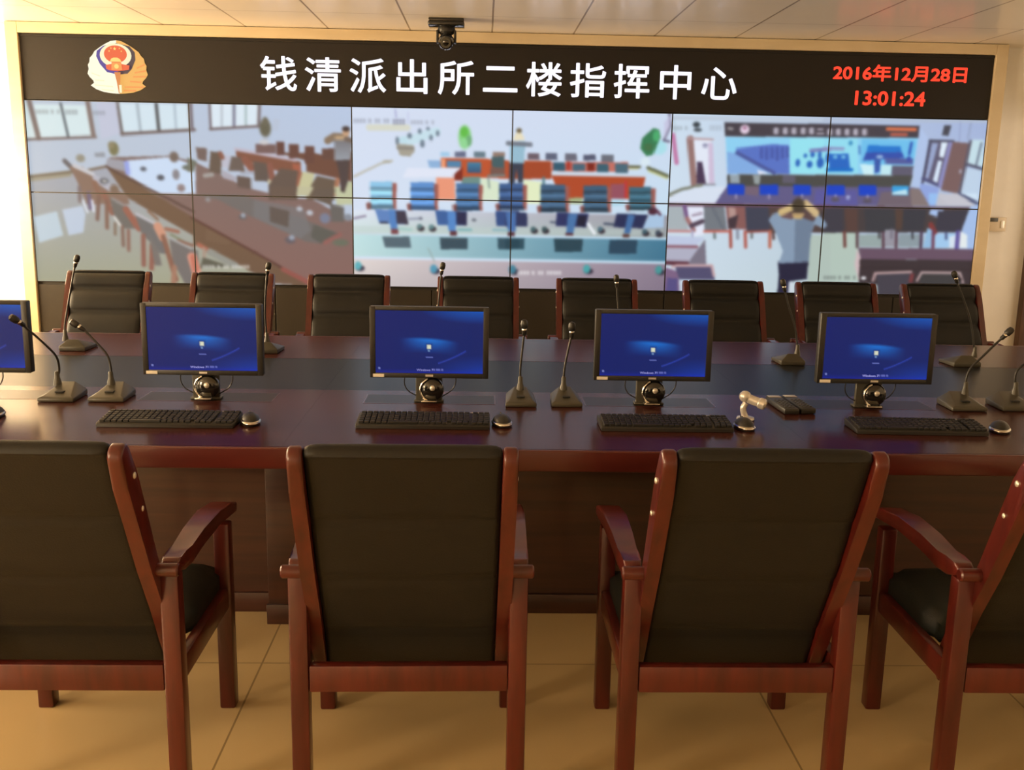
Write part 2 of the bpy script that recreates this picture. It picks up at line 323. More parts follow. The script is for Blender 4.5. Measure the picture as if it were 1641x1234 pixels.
# camera pictures: painted on a fine grid in millimetres on the screens, one block of colour patches per picture
FEEDS = [[
["g",[[184,196,211],[184,200,227],[186,196,210],[182,192,207]],1,[-34,-42,2445,1394]],
["p",[209,225,227],0,1,[7,9,37,9,72,267,-6,282]],
["p",[211,229,233],0,1,[69,30,448,26,482,246,104,267]],
["l",[70,80,90],16,1,[265,19,304,257]],
["l",[119,105,103],36,1,[38,1,89,273]],
["l",[111,96,94],17,1,[-10,284,508,256]],
["l",[127,111,107],33,1,[463,-8,492,251]],
["p",[209,227,238],0,1,[689,10,1209,7,1208,193,707,222]],
["l",[105,98,99],21,1,[681,-8,705,235]],
["l",[164,180,192],21,1,[824,14,838,210]],
["l",[76,80,84],24,1,[964,12,974,207]],
["l",[164,182,197],14,1,[1099,9,1102,197]],
["l",[107,92,90],21,1,[699,233,1238,192]],
["l",[117,107,115],28,1,[1214,-16,1217,195]],
["p",[217,231,242],0,1,[1366,0,1716,-4,1704,148,1365,172]],
["l",[109,96,103],16,1,[1357,-4,1359,187]],
["l",[180,190,201],16,1,[1447,2,1441,170]],
["l",[123,125,147],22,1,[1538,0,1532,166]],
["l",[156,178,180],14,1,[1625,-2,1620,157]],
["l",[111,96,96],17,1,[1354,185,1713,156]],
["l",[119,107,111],22,1,[1722,-4,1711,158]],
["p",[192,196,217],0,0.8,[532,6,674,3,691,231,545,271]],
["l",[137,145,148],7,0.8,[84,76,96,76]],
["l",[137,145,148],7,0.8,[90,71,89,96]],
["l",[137,145,148],7,0.6400000000000001,[83,93,95,92]],
["l",[137,145,148],7,0.8,[105,76,121,76]],
["l",[137,145,148],7,0.8,[113,71,111,96]],
["l",[137,145,148],7,0.6400000000000001,[104,92,120,92]],
["l",[137,145,148],7,0.8,[130,75,144,75]],
["l",[137,145,148],7,0.8,[138,70,136,95]],
["l",[137,145,148],7,0.6400000000000001,[129,92,143,91]],
["l",[137,145,148],7,0.8,[153,75,169,75]],
["l",[137,145,148],7,0.8,[161,70,160,95]],
["l",[137,145,148],7,0.6400000000000001,[152,91,168,91]],
["l",[137,145,148],7,0.8,[191,74,208,74]],
["l",[137,145,148],7,0.8,[200,69,198,94]],
["l",[137,145,148],7,0.6400000000000001,[190,90,207,90]],
["l",[137,145,148],7,0.8,[236,73,250,73]],
["l",[137,145,148],7,0.8,[244,68,242,93]],
["l",[137,145,148],7,0.6400000000000001,[235,90,249,89]],
["l",[123,131,137],7,0.8,[298,74,310,73]],
["l",[123,131,137],7,0.8,[304,68,302,97]],
["l",[123,131,137],7,0.6400000000000001,[297,93,308,93]],
["l",[123,131,137],7,0.8,[319,73,335,73]],
["l",[123,131,137],7,0.8,[327,67,325,97]],
["l",[123,131,137],7,0.6400000000000001,[317,92,334,92]],
["l",[123,131,137],7,0.8,[344,73,358,72]],
["l",[123,131,137],7,0.8,[352,67,350,96]],
["l",[123,131,137],7,0.6400000000000001,[343,92,357,92]],
["l",[123,131,137],7,0.8,[367,72,383,72]],
["l",[123,131,137],7,0.8,[375,66,373,96]],
["l",[123,131,137],7,0.6400000000000001,[366,91,381,91]],
["l",[137,143,156],7,0.8,[501,77,512,76]],
["l",[137,143,156],7,0.8,[507,72,505,97]],
["l",[137,143,156],7,0.6400000000000001,[500,93,511,93]],
["l",[137,143,156],7,0.8,[521,76,538,76]],
["l",[137,143,156],7,0.8,[530,71,528,96]],
["l",[137,143,156],7,0.6400000000000001,[520,93,537,92]],
["l",[137,143,156],7,0.8,[547,76,561,75]],
["l",[137,143,156],7,0.8,[554,71,553,96]],
["l",[137,143,156],7,0.6400000000000001,[546,92,560,92]],
["l",[137,143,156],7,0.8,[570,75,585,75]],
["l",[137,143,156],7,0.8,[578,70,577,95]],
["l",[137,143,156],7,0.6400000000000001,[569,92,584,91]],
["p",[162,166,180],[162,162,135],1,[-13,566,325,515,571,473,727,541,874,634,1203,842,1683,1301,1178,1419,-56,1438]],
["l",[115,101,80],21,1,[-5,560,313,517]],
["l",[156,148,125],21,1,[1,585,300,542]],
["l",[117,99,82],17,1,[417,506,578,471]],
["p",[186,203,215],0,1,[8,851,183,806,218,990,35,1051]],
["p",[188,201,219],0,1,[223,794,377,761,396,825,371,964,258,989]],
["p",[125,105,101],[137,103,96],1,[567,465,605,404,1040,385,1221,423,1597,605,1934,682,2089,680,2428,844,2421,1395,2058,1400,1765,1158,1202,849,874,634,726,553]],
["p",[201,219,243],0,1,[722,425,1054,392,1235,453,1226,661,941,666,734,541]],
["p",[148,162,227],0,1,[698,433,741,426,750,533,716,534]],
["p",[156,156,166],0,1,[582,412,703,425,713,508,571,473]],
["p",[113,107,105],0,1,[1210,666,1595,666,2309,942,2159,1019,2043,1005,1651,826,1393,701]],
["p",[121,119,121],0,0.7,[1656,696,2033,750,2084,919,2004,983,1651,826]],
["p",[96,94,88],0,1,[2108,872,2309,946,2159,1019,2083,966]],
["l",[155,97,92],32,0.8,[2191,1010,2301,946]],
["e",[101,113,96],0.8,[2308,1008,71,32]],
["p",[96,84,78],0,0.9,[1778,740,1924,775,1913,899,1774,855]],
["p",[113,88,70],0,1,[571,473,696,542,948,685,1203,834,1202,849,1765,1158,2067,1318,2035,1343,1792,1331,1530,1193,1300,1088,1194,1043,1197,973,740,712,707,682]],
["l",[90,68,62],16,1,[571,471,696,542,1205,791]],
["l",[94,62,56],17,1,[1187,838,1766,1154,1920,1242]],
["l",[149,87,79],36,1,[1865,1219,2059,1319]],
["p",[120,95,76],0,0.7,[1292,917,1474,1007,1458,1038,1288,1010]],
["l",[101,98,103],35,1,[266,437,361,537,422,664]],
["p",[135,109,96],0,1,[297,478,396,476,511,572,719,682,730,742,409,748,350,590]],
["l",[197,197,203],32,1,[335,470,468,531]],
["l",[180,180,192],47,1,[489,561,592,631]],
["e",[101,103,109],1,[549,582,41,28]],
["e",[196,192,186],1,[553,582,17,11]],
["e",[125,103,88],1,[622,638,41,40]],
["p",[138,102,86],0,1,[450,573,496,580,533,708,502,724]],
["l",[125,109,109],27,1,[363,628,360,727]],
["l",[109,98,127],28,1,[429,672,433,779]],
["l",[227,231,245],17,1,[452,725,457,801]],
["l",[221,227,239],16,1,[383,726,412,810]],
["l",[125,96,86],27,1,[504,694,482,862]],
["l",[143,97,83],35,1,[543,670,596,814]],
["l",[129,96,83],27,1,[559,723,551,926]],
["p",[111,107,103],0,1,[587,700,714,766,782,926,674,928,604,814]],
["l",[147,143,143],17,1,[602,707,714,766]],
["l",[225,221,215],16,1,[613,844,663,920]],
["l",[129,107,90],19,1,[614,890,609,975]],
["l",[130,102,91],25,1,[667,913,666,1059]],
["l",[139,102,91],25,1,[711,943,705,1091]],
["l",[153,97,82],49,1,[701,782,789,926]],
["p",[111,109,109],0,1,[764,826,914,901,996,1116,934,1109,803,957]],
["l",[188,186,192],21,1,[776,817,922,894]],
["l",[143,97,86],35,1,[817,979,809,1201]],
["l",[146,96,84],36,1,[879,1048,866,1228]],
["p",[119,113,109],0,1,[857,956,927,1094,945,1203,891,1204]],
["l",[139,109,90],21,1,[866,794,932,854]],
["l",[158,107,89],27,1,[990,926,1082,946]],
["l",[127,133,107],17,1,[1027,968,1132,1028]],
["l",[138,98,84],21,1,[1079,1014,1193,1051]],
["l",[205,149,125],66,1,[929,908,967,992]],
["l",[139,97,81],38,1,[968,985,1049,1311]],
["p",[117,111,109],0,1,[1010,984,1222,1089,1243,1339,1117,1349,1032,1170]],
["l",[168,168,168],17,1,[991,983,1177,1074]],
["l",[214,148,129],71,1,[1178,1136,1221,1308]],
["l",[194,116,97],47,1,[1189,1136,1201,1230]],
["l",[164,121,101],38,1,[1042,1217,1028,1331]],
["l",[172,104,85],32,1,[1232,1042,1308,1088]],
["l",[169,146,130],24,1,[1270,1073,1271,1151]],
["l",[147,147,139],49,1,[1316,1095,1507,1194]],
["p",[96,94,82],0,1,[1260,1135,1467,1202,1232,1222]],
["e",[96,101,113],1,[844,486,28,21]],
["e",[82,86,96],1,[970,548,33,25]],
["e",[147,145,147],1,[1316,702,22,21]],
["e",[101,96,99],1,[1574,824,36,24]],
["e",[156,164,176],1,[1578,812,21,22]],
["e",[101,94,101],1,[1926,995,47,32]],
["e",[152,160,174],1,[1938,976,27,24]],
["e",[182,186,196],1,[2002,755,27,22]],
["e",[184,190,201],1,[2079,784,30,25]],
["e",[121,127,148],1,[2194,824,47,47]],
["p",[105,101,98],0,1,[2235,716,2336,737,2334,849,2241,847]],
["e",[137,143,154],1,[2366,814,40,32]],
["e",[115,101,94],1,[1077,392,41,47]],
["e",[135,131,137],1,[1086,523,32,47]],
["e",[143,127,127],1,[1120,621,36,32]],
["e",[107,113,105],1,[1173,469,47,24]],
["p",[130,85,69],0,1,[1538,330,2018,408,2023,498,1984,514,1801,472,1543,387]],
["l",[190,182,197],24,1,[1538,325,1979,397]],
["p",[112,77,64],0,1,[1835,343,2056,399,2062,482,2400,552,2403,325,2279,372,2134,345]],
["p",[119,94,92],0,1,[1684,286,1837,283,1835,351,1682,354]],
["p",[103,70,64],0,1,[1841,265,1902,263,1900,365,1838,366]],
["p",[105,72,64],0,1,[1933,281,2009,280,2007,385,1930,387]],
["p",[105,72,64],0,1,[2051,294,2124,293,2121,421,2048,422]],
["p",[103,75,67],0,1,[2181,307,2273,305,2272,388,2179,389]],
["p",[166,96,76],0,1,[1956,424,2017,430,2016,487,1962,477]],
["p",[188,188,203],0,1,[1437,374,1502,372,1479,467,1422,464]],
["p",[172,168,180],0,1,[1433,479,1538,538,1521,568,1430,540]],
["l",[168,174,190],44,1,[1585,495,1655,490]],
["l",[164,160,156],32,1,[1301,527,1355,518]],
["p",[109,113,101],0,1,[1176,394,1244,422,1218,498,1172,499]],
["p",[115,98,94],0,1,[1241,317,1324,323,1320,421,1252,407]],
["p",[103,88,78],0,1,[1350,345,1430,351,1424,517,1332,496]],
["l",[137,91,77],35,1,[1422,359,1436,389]],
["p",[107,94,88],0,1,[1505,380,1589,386,1601,491,1478,486]],
["l",[139,89,75],55,1,[1604,400,1648,460]],
["p",[101,86,80],0,1,[1538,522,1645,536,1643,619,1543,606]],
["p",[98,86,80],0,1,[1665,411,1772,427,1775,563,1668,558]],
["l",[139,90,78],47,1,[1786,442,1806,563]],
["p",[203,197,166],0,1,[1768,548,1822,555,1805,586,1767,579]],
["p",[101,86,78],0,1,[1863,463,2001,476,1988,691,1771,695,1774,586]],
["l",[155,96,78],32,1,[2012,498,1998,582]],
["p",[197,194,154],0,1,[2031,483,2123,496,2090,626,1996,670,1981,651]],
["p",[188,192,158],0,1,[2369,552,2416,552,2414,683,2274,686]],
["p",[105,90,78],0,1,[2138,511,2277,539,2267,686,2050,690,2074,619]],
["l",[174,118,91],32,1,[2292,539,2275,646]],
["p",[192,188,156],0,1,[1990,598,2114,596,2073,665,1981,659]],
["p",[192,196,162],0,1,[2268,593,2415,590,2406,721,2281,723]],
["p",[103,90,80],0,1,[2113,611,2276,608,2243,731,2119,687]],
["p",[105,88,78],0,1,[1789,602,1982,598,1965,667,1795,670]],
["e",[101,98,82],1,[1760,169,51,79]],
["e",[107,103,88],1,[1762,121,27,40]],
["e",[201,201,205],1,[1749,270,44,24]],
["p",[182,192,211],0,0.7,[1819,97,1872,104,1855,186,1817,187]],
["e",[121,117,84],1,[636,340,44,62]],
["e",[137,129,101],1,[618,314,28,32]],
["e",[147,143,129],1,[385,415,40,35]],
["p",[147,152,162],0,1,[494,371,569,369,567,404,491,405]],
["l",[135,115,96],51,1,[2224,250,2274,219,2351,222]],
["p",[121,119,123],[152,158,168],1,[2274,245,2404,239,2408,265,2387,393,2271,395]],
["p",[82,70,70],0,1,[2279,391,2383,389,2369,545,2341,633,2314,622,2301,478]],
["e",[199,159,126],1,[2359,187,33,41]],
["e",[70,58,56],1,[2359,163,35,24]],
["l",[192,162,127],27,1,[2289,230,2343,229]],
["l",[117,101,92],32,1,[2358,236,2404,246]],
["l",[223,221,215],7,0.95,[1257,1203,1269,1203]],
["l",[223,221,215],7,0.95,[1263,1198,1262,1222]],
["l",[223,221,215],7,0.76,[1256,1218,1268,1218]],
["l",[223,221,215],7,0.95,[1278,1203,1295,1203]],
["l",[223,221,215],7,0.95,[1287,1198,1286,1222]],
["l",[223,221,215],7,0.76,[1277,1218,1294,1218]],
["l",[223,221,215],7,0.95,[1304,1202,1319,1202]],
["l",[223,221,215],7,0.95,[1312,1198,1311,1221]],
["l",[223,221,215],7,0.76,[1304,1218,1318,1217]],
["l",[223,221,215],7,0.95,[1328,1202,1344,1202]],
["l",[223,221,215],7,0.95,[1337,1197,1336,1221]],
["l",[223,221,215],7,0.76,[1328,1217,1344,1217]],
["l",[223,221,215],7,0.95,[1368,1201,1385,1201]],
["l",[223,221,215],7,0.95,[1377,1197,1376,1220]],
["l",[223,221,215],7,0.76,[1367,1217,1385,1216]],
["l",[223,221,215],7,0.95,[1415,1201,1429,1200]],
["l",[223,221,215],7,0.95,[1422,1196,1421,1219]],
["l",[223,221,215],7,0.76,[1414,1216,1429,1216]],
["l",[223,221,215],7,0.95,[1439,1200,1451,1200]],
["l",[223,221,215],7,0.95,[1445,1195,1444,1219]],
["l",[223,221,215],7,0.76,[1438,1216,1451,1215]],
["l",[223,221,215],7,0.95,[1482,1200,1493,1199]],
["l",[223,221,215],7,0.95,[1488,1195,1487,1218]],
["l",[223,221,215],7,0.76,[1482,1215,1493,1215]],
["l",[223,221,215],7,0.95,[1503,1199,1521,1199]],
["l",[223,221,215],7,0.95,[1512,1194,1511,1218]],
["l",[223,221,215],7,0.76,[1502,1214,1520,1214]],
["l",[223,221,215],7,0.95,[1530,1199,1543,1199]],
["l",[223,221,215],7,0.95,[1537,1194,1536,1217]],
["l",[223,221,215],7,0.76,[1530,1214,1542,1214]],
["l",[223,221,215],7,0.95,[1552,1198,1564,1198]],
["l",[223,221,215],7,0.95,[1558,1194,1557,1217]],
["l",[223,221,215],7,0.76,[1552,1214,1563,1213]],
["l",[223,221,215],7,0.95,[1573,1198,1587,1198]],
["l",[223,221,215],7,0.95,[1580,1193,1579,1217]],
["l",[223,221,215],7,0.76,[1572,1213,1587,1213]],
["l",[223,221,215],7,0.95,[1597,1198,1609,1197]],
["l",[223,221,215],7,0.95,[1603,1193,1602,1216]],
["l",[223,221,215],7,0.76,[1596,1213,1609,1213]]],
[
["g",[[212,222,242],[206,218,240],[190,224,240],[214,226,244]],1,[2393,-25,4894,1381]],
["l",[140,146,162],7,0.8,[2425,95,2437,94]],
["l",[140,146,162],7,0.8,[2431,89,2431,115]],
["l",[140,146,162],7,0.6400000000000001,[2425,111,2437,111]],
["l",[140,146,162],7,0.8,[2446,94,2463,94]],
["l",[140,146,162],7,0.8,[2455,89,2454,114]],
["l",[140,146,162],7,0.6400000000000001,[2446,111,2463,110]],
["l",[140,146,162],7,0.8,[2472,94,2487,93]],
["l",[140,146,162],7,0.8,[2479,89,2479,114]],
["l",[140,146,162],7,0.6400000000000001,[2472,110,2486,110]],
["l",[140,146,162],7,0.8,[2496,93,2511,93]],
["l",[140,146,162],7,0.8,[2504,88,2503,113]],
["l",[140,146,162],7,0.6400000000000001,[2496,110,2511,109]],
["l",[140,146,162],7,0.8,[2534,92,2551,92]],
["l",[140,146,162],7,0.8,[2543,87,2543,113]],
["l",[140,146,162],7,0.6400000000000001,[2534,109,2551,109]],
["l",[140,146,162],7,0.8,[2580,92,2595,91]],
["l",[140,146,162],7,0.8,[2588,86,2587,112]],
["l",[140,146,162],7,0.6400000000000001,[2580,108,2594,108]],
["l",[140,146,162],7,0.8,[2604,91,2616,91]],
["l",[140,146,162],7,0.8,[2610,86,2610,111]],
["l",[140,146,162],7,0.6400000000000001,[2604,108,2616,107]],
["l",[140,146,162],7,0.8,[2647,90,2657,90]],
["l",[140,146,162],7,0.8,[2652,85,2652,110]],
["l",[140,146,162],7,0.6400000000000001,[2646,107,2657,106]],
["l",[140,146,162],7,0.8,[2667,90,2685,89]],
["l",[140,146,162],7,0.8,[2676,85,2675,110]],
["l",[140,146,162],7,0.6400000000000001,[2667,106,2684,106]],
["l",[96,96,118],7,0.8,[2716,93,2728,93]],
["l",[96,96,118],7,0.8,[2722,86,2722,122]],
["l",[96,96,118],7,0.6400000000000001,[2716,116,2728,116]],
["l",[96,96,118],7,0.8,[2737,93,2754,92]],
["l",[96,96,118],7,0.8,[2745,85,2745,121]],
["l",[96,96,118],7,0.6400000000000001,[2737,116,2754,116]],
["l",[96,96,118],7,0.8,[2763,92,2777,92]],
["l",[96,96,118],7,0.8,[2770,85,2770,121]],
["l",[96,96,118],7,0.6400000000000001,[2763,115,2777,115]],
["l",[96,96,118],7,0.8,[2787,92,2802,91]],
["l",[96,96,118],7,0.8,[2794,84,2794,120]],
["l",[96,96,118],7,0.6400000000000001,[2787,115,2802,115]],
["l",[150,156,172],7,0.8,[2850,98,2862,97]],
["l",[150,156,172],7,0.8,[2856,93,2856,117]],
["l",[150,156,172],7,0.6400000000000001,[2850,113,2862,113]],
["l",[150,156,172],7,0.8,[2871,97,2888,97]],
["l",[150,156,172],7,0.8,[2880,92,2879,116]],
["l",[150,156,172],7,0.6400000000000001,[2871,113,2888,112]],
["l",[150,156,172],7,0.8,[2897,97,2912,97]],
["l",[150,156,172],7,0.8,[2904,92,2904,116]],
["l",[150,156,172],7,0.6400000000000001,[2897,112,2912,112]],
["l",[150,156,172],7,0.8,[2921,96,2936,96]],
["l",[150,156,172],7,0.8,[2929,91,2929,115]],
["l",[150,156,172],7,0.6400000000000001,[2921,112,2937,112]],
["l",[150,156,172],7,0.8,[2959,96,2977,95]],
["l",[150,156,172],7,0.8,[2968,91,2968,114]],
["l",[150,156,172],7,0.6400000000000001,[2959,111,2977,111]],
["l",[150,156,172],7,0.8,[3006,95,3020,94]],
["l",[150,156,172],7,0.8,[3013,90,3013,114]],
["l",[150,156,172],7,0.6400000000000001,[3006,110,3020,110]],
["l",[214,214,192],47,0.8,[2540,149,2823,145]],
["l",[150,150,196],8,1,[2732,13,2739,72]],
["l",[180,180,220],5,1,[2827,33,2827,115]],
["e",[192,222,234],1,[2819,235,87,35]],
["l",[198,224,236],66,1,[2850,234,3042,170]],
["p",[166,160,146],0,1,[2735,259,2873,271,2877,316,2842,355,2765,349]],
["l",[138,134,128],21,1,[2750,292,2865,294]],
["e",[112,128,144],1,[2746,240,16,33]],
["e",[112,128,144],1,[2839,204,21,25]],
["e",[112,128,144],1,[2915,169,17,24]],
["e",[112,128,144],1,[2977,149,16,16]],
["e",[112,128,144],1,[2935,259,21,33]],
["e",[112,128,144],1,[3000,215,16,27]],
["e",[112,128,144],1,[3050,182,16,27]],
["l",[182,178,162],14,1,[2420,514,2618,412,2707,388]],
["e",[176,172,156],1,[2668,396,40,14]],
["e",[132,206,126],1,[3251,204,57,101]],
["e",[100,188,76],1,[3246,166,38,47]],
["e",[112,172,120],1,[3282,230,27,47]],
["e",[146,214,150],1,[3243,249,35,40]],
["e",[156,224,232],0.7,[4719,251,71,63]],
["e",[216,232,242],1,[4622,359,44,40]],
["p",[58,124,84],0,1,[4673,110,4713,122,4727,175,4675,308,4628,317,4579,261,4591,185]],
["e",[78,172,112],1,[4695,168,28,51]],
["e",[70,112,74],1,[4641,252,40,32]],
["l",[106,102,128],17,1,[4784,-6,4797,91,4752,201,4795,208]],
["p",[196,190,220],0,0.7,[4749,69,4793,8,4797,91,4755,197]],
["l",[104,108,82],25,1,[4644,404,4796,464]],
["l",[196,200,140],14,1,[4649,427,4793,482]],
["l",[104,104,76],21,1,[4503,399,4581,399]],
["l",[210,206,150],9,1,[4503,416,4570,415]],
["p",[190,86,52],0,1,[3074,362,3430,362,3593,371,3908,368,3912,503,3564,510,3456,502,3207,507,3222,431,3074,434]],
["p",[164,74,46],0,1,[3694,376,3908,372,3912,503,3697,507]],
["p",[180,82,52],0,1,[3438,381,3593,371,3596,509,3440,495]],
["p",[160,202,232],0,1,[3070,316,3139,315,3140,349,3070,350]],
["p",[104,110,136],0,1,[3174,311,3259,309,3260,351,3174,352]],
["p",[104,124,136],0,1,[3321,308,3406,306,3407,351,3322,353]],
["p",[146,122,110],0,1,[3464,309,3554,307,3554,341,3465,343]],
["p",[108,92,102],0,1,[3728,311,3817,310,3818,360,3729,362]],
["p",[94,100,122],0,1,[3864,309,3953,307,3954,358,3865,359]],
["p",[106,106,120],0,1,[4011,310,4097,308,4099,363,4013,364]],
["p",[86,90,112],0,1,[4148,315,4241,313,4243,357,4149,359]],
["p",[106,110,122],0,1,[4284,312,4378,310,4380,367,4286,369]],
["p",[224,230,246],0,1,[2819,442,3229,434,3176,504,3036,504,2788,515]],
["p",[142,178,218],0,1,[2973,382,3074,381,3074,434,2989,435]],
["p",[240,160,120],0,1,[3078,369,3109,369,3109,433,3078,433]],
["p",[82,132,172],0,1,[3120,380,3225,378,3225,427,3121,429]],
["p",[70,132,166],[58,84,118],1,[3272,388,3376,386,3377,466,3272,468]],
["p",[70,96,102],0,1,[3457,343,3550,341,3552,425,3458,426]],
["p",[118,88,80],0,1,[3447,427,3555,424,3556,479,3447,481]],
["p",[120,132,130],0,1,[3424,480,3564,474,3564,493,3424,495]],
["p",[196,112,100],0,1,[3912,376,4493,365,4496,437,3914,448]],
["p",[56,92,112],0,1,[3924,376,4013,374,4015,440,3926,442]],
["p",[72,102,120],0,1,[4068,384,4162,383,4164,437,4070,439]],
["p",[60,96,112],0,1,[4252,381,4341,379,4344,442,4254,443]],
["p",[76,106,122],0,1,[4392,378,4490,376,4493,447,4395,448]],
["p",[126,44,34],0,1,[4177,371,4236,370,4238,436,4179,437]],
["p",[170,60,50],0,1,[4023,370,4054,369,4056,432,4024,432]],
["p",[202,216,232],0,1,[3918,441,4642,458,4628,477,3915,470]],
["p",[176,76,46],0,1,[3911,477,4629,477,4615,550,4509,641,4029,641,3940,539]],
["p",[142,84,110],0,0.8,[4363,532,4480,529,4485,637,4375,639]],
["l",[190,60,60],21,1,[4480,514,4484,622]],
["p",[128,48,38],0,1,[3175,477,3237,423,3234,526,3168,527]],
["p",[234,152,122],0,1,[3040,506,3176,508,3184,670,3036,672]],
["p",[226,236,196],0,1,[3701,513,3839,527,3835,687,3707,690]],
["p",[216,230,204],0,1,[3378,504,3514,532,3517,670,3372,673]],
["p",[160,172,130],0,1,[4029,641,4150,635,4152,682,4030,684]],
["p",[176,214,232],0,1,[4367,643,4477,641,4471,693,4369,695]],
["p",[110,142,136],0,1,[3245,499,3370,496,3371,558,3223,553]],
["l",[120,140,140],11,1,[3432,503,3441,579]],
["l",[90,130,140],19,1,[3853,495,3854,549]],
["p",[60,66,82],0,1,[3593,378,3694,376,3696,538,3658,538,3645,430,3633,539,3592,540]],
["p",[150,188,208],0,1,[3594,231,3707,229,3704,388,3593,390]],
["l",[112,118,130],28,1,[3575,243,3750,250]],
["p",[232,222,192],0,1,[3614,223,3636,163,3678,162,3706,221]],
["e",[108,94,66],1,[3659,149,25,21]],
["p",[158,92,84],0,1,[2702,554,2740,558,2734,715,2739,743,2696,744]],
["p",[134,82,78],0,1,[2510,710,2552,690,2561,746,2519,752]],
["p",[142,198,232],0,1,[2540,548,2707,545,2711,744,2547,746]],
["p",[102,142,167],0,1,[2539,590,2707,587,2707,610,2539,613]],
["p",[170,235,255],0,1,[2539,613,2707,610,2706,634,2539,637]],
["p",[102,142,167],0,1,[2539,655,2706,652,2706,676,2538,679]],
["p",[170,235,255],0,1,[2538,679,2706,676,2706,700,2538,703]],
["p",[71,99,116],0,0.8,[2538,719,2711,716,2720,743,2538,747]],
["p",[158,92,84],0,1,[3019,553,3057,557,3053,717,3058,745,3015,746]],
["p",[134,82,78],0,1,[2816,712,2859,693,2868,749,2826,754]],
["p",[94,144,206],0,1,[2845,547,3024,544,3029,746,2854,749]],
["p",[67,103,148],0,1,[2845,590,3024,586,3024,610,2845,614]],
["p",[115,173,244],0,1,[2845,614,3024,610,3024,635,2845,638]],
["p",[67,103,148],0,1,[2845,656,3024,653,3024,677,2845,680]],
["p",[115,173,244],0,1,[2845,680,3024,677,3024,701,2845,705]],
["p",[47,72,103],0,0.8,[2845,721,3029,718,3039,746,2845,749]],
["p",[158,92,84],0,1,[3353,555,3391,559,3388,716,3394,744,3351,745]],
["p",[134,82,78],0,1,[3161,711,3203,691,3213,747,3171,753]],
["p",[74,114,160],0,1,[3188,549,3358,546,3365,745,3199,748]],
["p",[53,82,115],0,1,[3188,591,3358,587,3359,611,3189,614]],
["p",[91,138,191],0,1,[3189,614,3359,611,3359,635,3189,638]],
["p",[53,82,115],0,1,[3189,656,3359,653,3360,677,3189,680]],
["p",[91,138,191],0,1,[3189,680,3360,677,3360,701,3189,704]],
["p",[37,57,80],0,0.8,[3189,720,3365,717,3375,745,3190,748]],
["p",[158,92,84],0,1,[3690,549,3728,553,3726,705,3732,733,3689,734]],
["p",[134,82,78],0,1,[3488,700,3531,681,3541,737,3498,742]],
["p",[64,94,142],0,1,[3514,543,3694,540,3703,734,3527,737]],
["p",[46,67,102],0,1,[3515,584,3695,580,3696,604,3515,607]],
["p",[80,115,170],0,1,[3515,607,3696,604,3696,627,3516,630]],
["p",[46,67,102],0,1,[3516,648,3696,644,3697,668,3516,671]],
["p",[80,115,170],0,1,[3516,671,3697,668,3697,691,3517,694]],
["p",[32,47,71],0,0.8,[3517,710,3703,707,3713,734,3517,737]],
["p",[158,92,84],0,1,[4014,551,4052,555,4052,716,4058,744,4015,744]],
["p",[134,82,78],0,1,[3806,711,3848,691,3859,747,3816,753]],
["p",[66,96,126],0,1,[3830,545,4019,542,4029,744,3845,748]],
["p",[47,69,90],0,1,[3831,587,4020,584,4021,608,3832,612]],
["p",[82,117,152],0,1,[3832,612,4021,608,4021,633,3832,636]],
["p",[47,69,90],0,1,[3833,654,4022,651,4023,675,3833,679]],
["p",[82,117,152],0,1,[3833,679,4023,675,4023,700,3834,703]],
["p",[33,48,63],0,0.8,[3834,719,4029,716,4039,744,3835,748]],
["p",[158,92,84],0,1,[4332,553,4370,557,4371,710,4377,738,4334,739]],
["p",[134,82,78],0,1,[4132,705,4174,685,4185,741,4142,747]],
["p",[64,94,120],0,1,[4155,547,4336,544,4348,739,4171,742]],
["p",[46,67,86],0,1,[4156,588,4337,584,4338,608,4157,611]],
["p",[80,115,145],0,1,[4157,611,4338,608,4339,631,4158,634]],
["p",[46,67,86],0,1,[4159,652,4340,649,4341,672,4159,675]],
["p",[80,115,145],0,1,[4159,675,4341,672,4342,696,4160,699]],
["p",[32,47,60],0,0.8,[4161,715,4347,711,4358,738,4161,742]],
["p",[158,92,84],0,1,[4669,558,4708,562,4709,693,4715,721,4672,722]],
["p",[134,82,78],0,1,[4482,687,4525,668,4537,724,4494,729]],
["p",[64,106,126],0,1,[4505,552,4674,549,4686,721,4522,724]],
["p",[46,76,90],0,1,[4507,588,4675,585,4676,605,4508,609]],
["p",[80,128,152],0,1,[4508,609,4676,605,4677,626,4509,629]],
["p",[46,76,90],0,1,[4509,645,4678,642,4679,663,4510,666]],
["p",[80,128,152],0,1,[4510,666,4679,663,4680,683,4511,686]],
["p",[32,53,63],0,0.8,[4512,700,4685,697,4696,721,4513,724]],
["g",[[222,230,244],[150,146,156],[150,158,160],[206,226,224]],1,[2382,763,4871,923]],
["p",[190,206,202],0,0.45,[2412,875,3666,869,4780,862,4782,912,3571,925,3667,924,2411,945]],
["g",[[196,228,230],[66,118,146],[62,112,140],[196,226,226]],1,[2379,951,4880,1100]],
["g",[[226,216,212],[138,122,142],[128,114,132],[204,196,194]],1,[2377,1132,4894,1381]],
["p",[168,196,226],0,1,[4671,751,4786,749,4783,850,4621,860]],
["e",[76,40,56],1,[4694,731,40,27]],
["l",[90,50,70],19,1,[4701,704,4751,749]],
["p",[96,132,190],0,1,[2573,749,2806,753,2830,860,2607,856]],
["p",[66,60,76],0,1,[2732,754,2806,756,2830,860,2740,854]],
["p",[84,130,192],0,1,[2678,747,2728,746,2747,901,2693,901]],
["p",[124,72,76],0,1,[2696,898,2751,897,2751,935,2696,936]],
["l",[40,40,60],13,1,[2615,849,2669,849]],
["l",[160,200,196],19,1,[2755,893,2849,899]],
["p",[62,98,156],0,1,[3033,749,3271,752,3272,862,3053,858]],
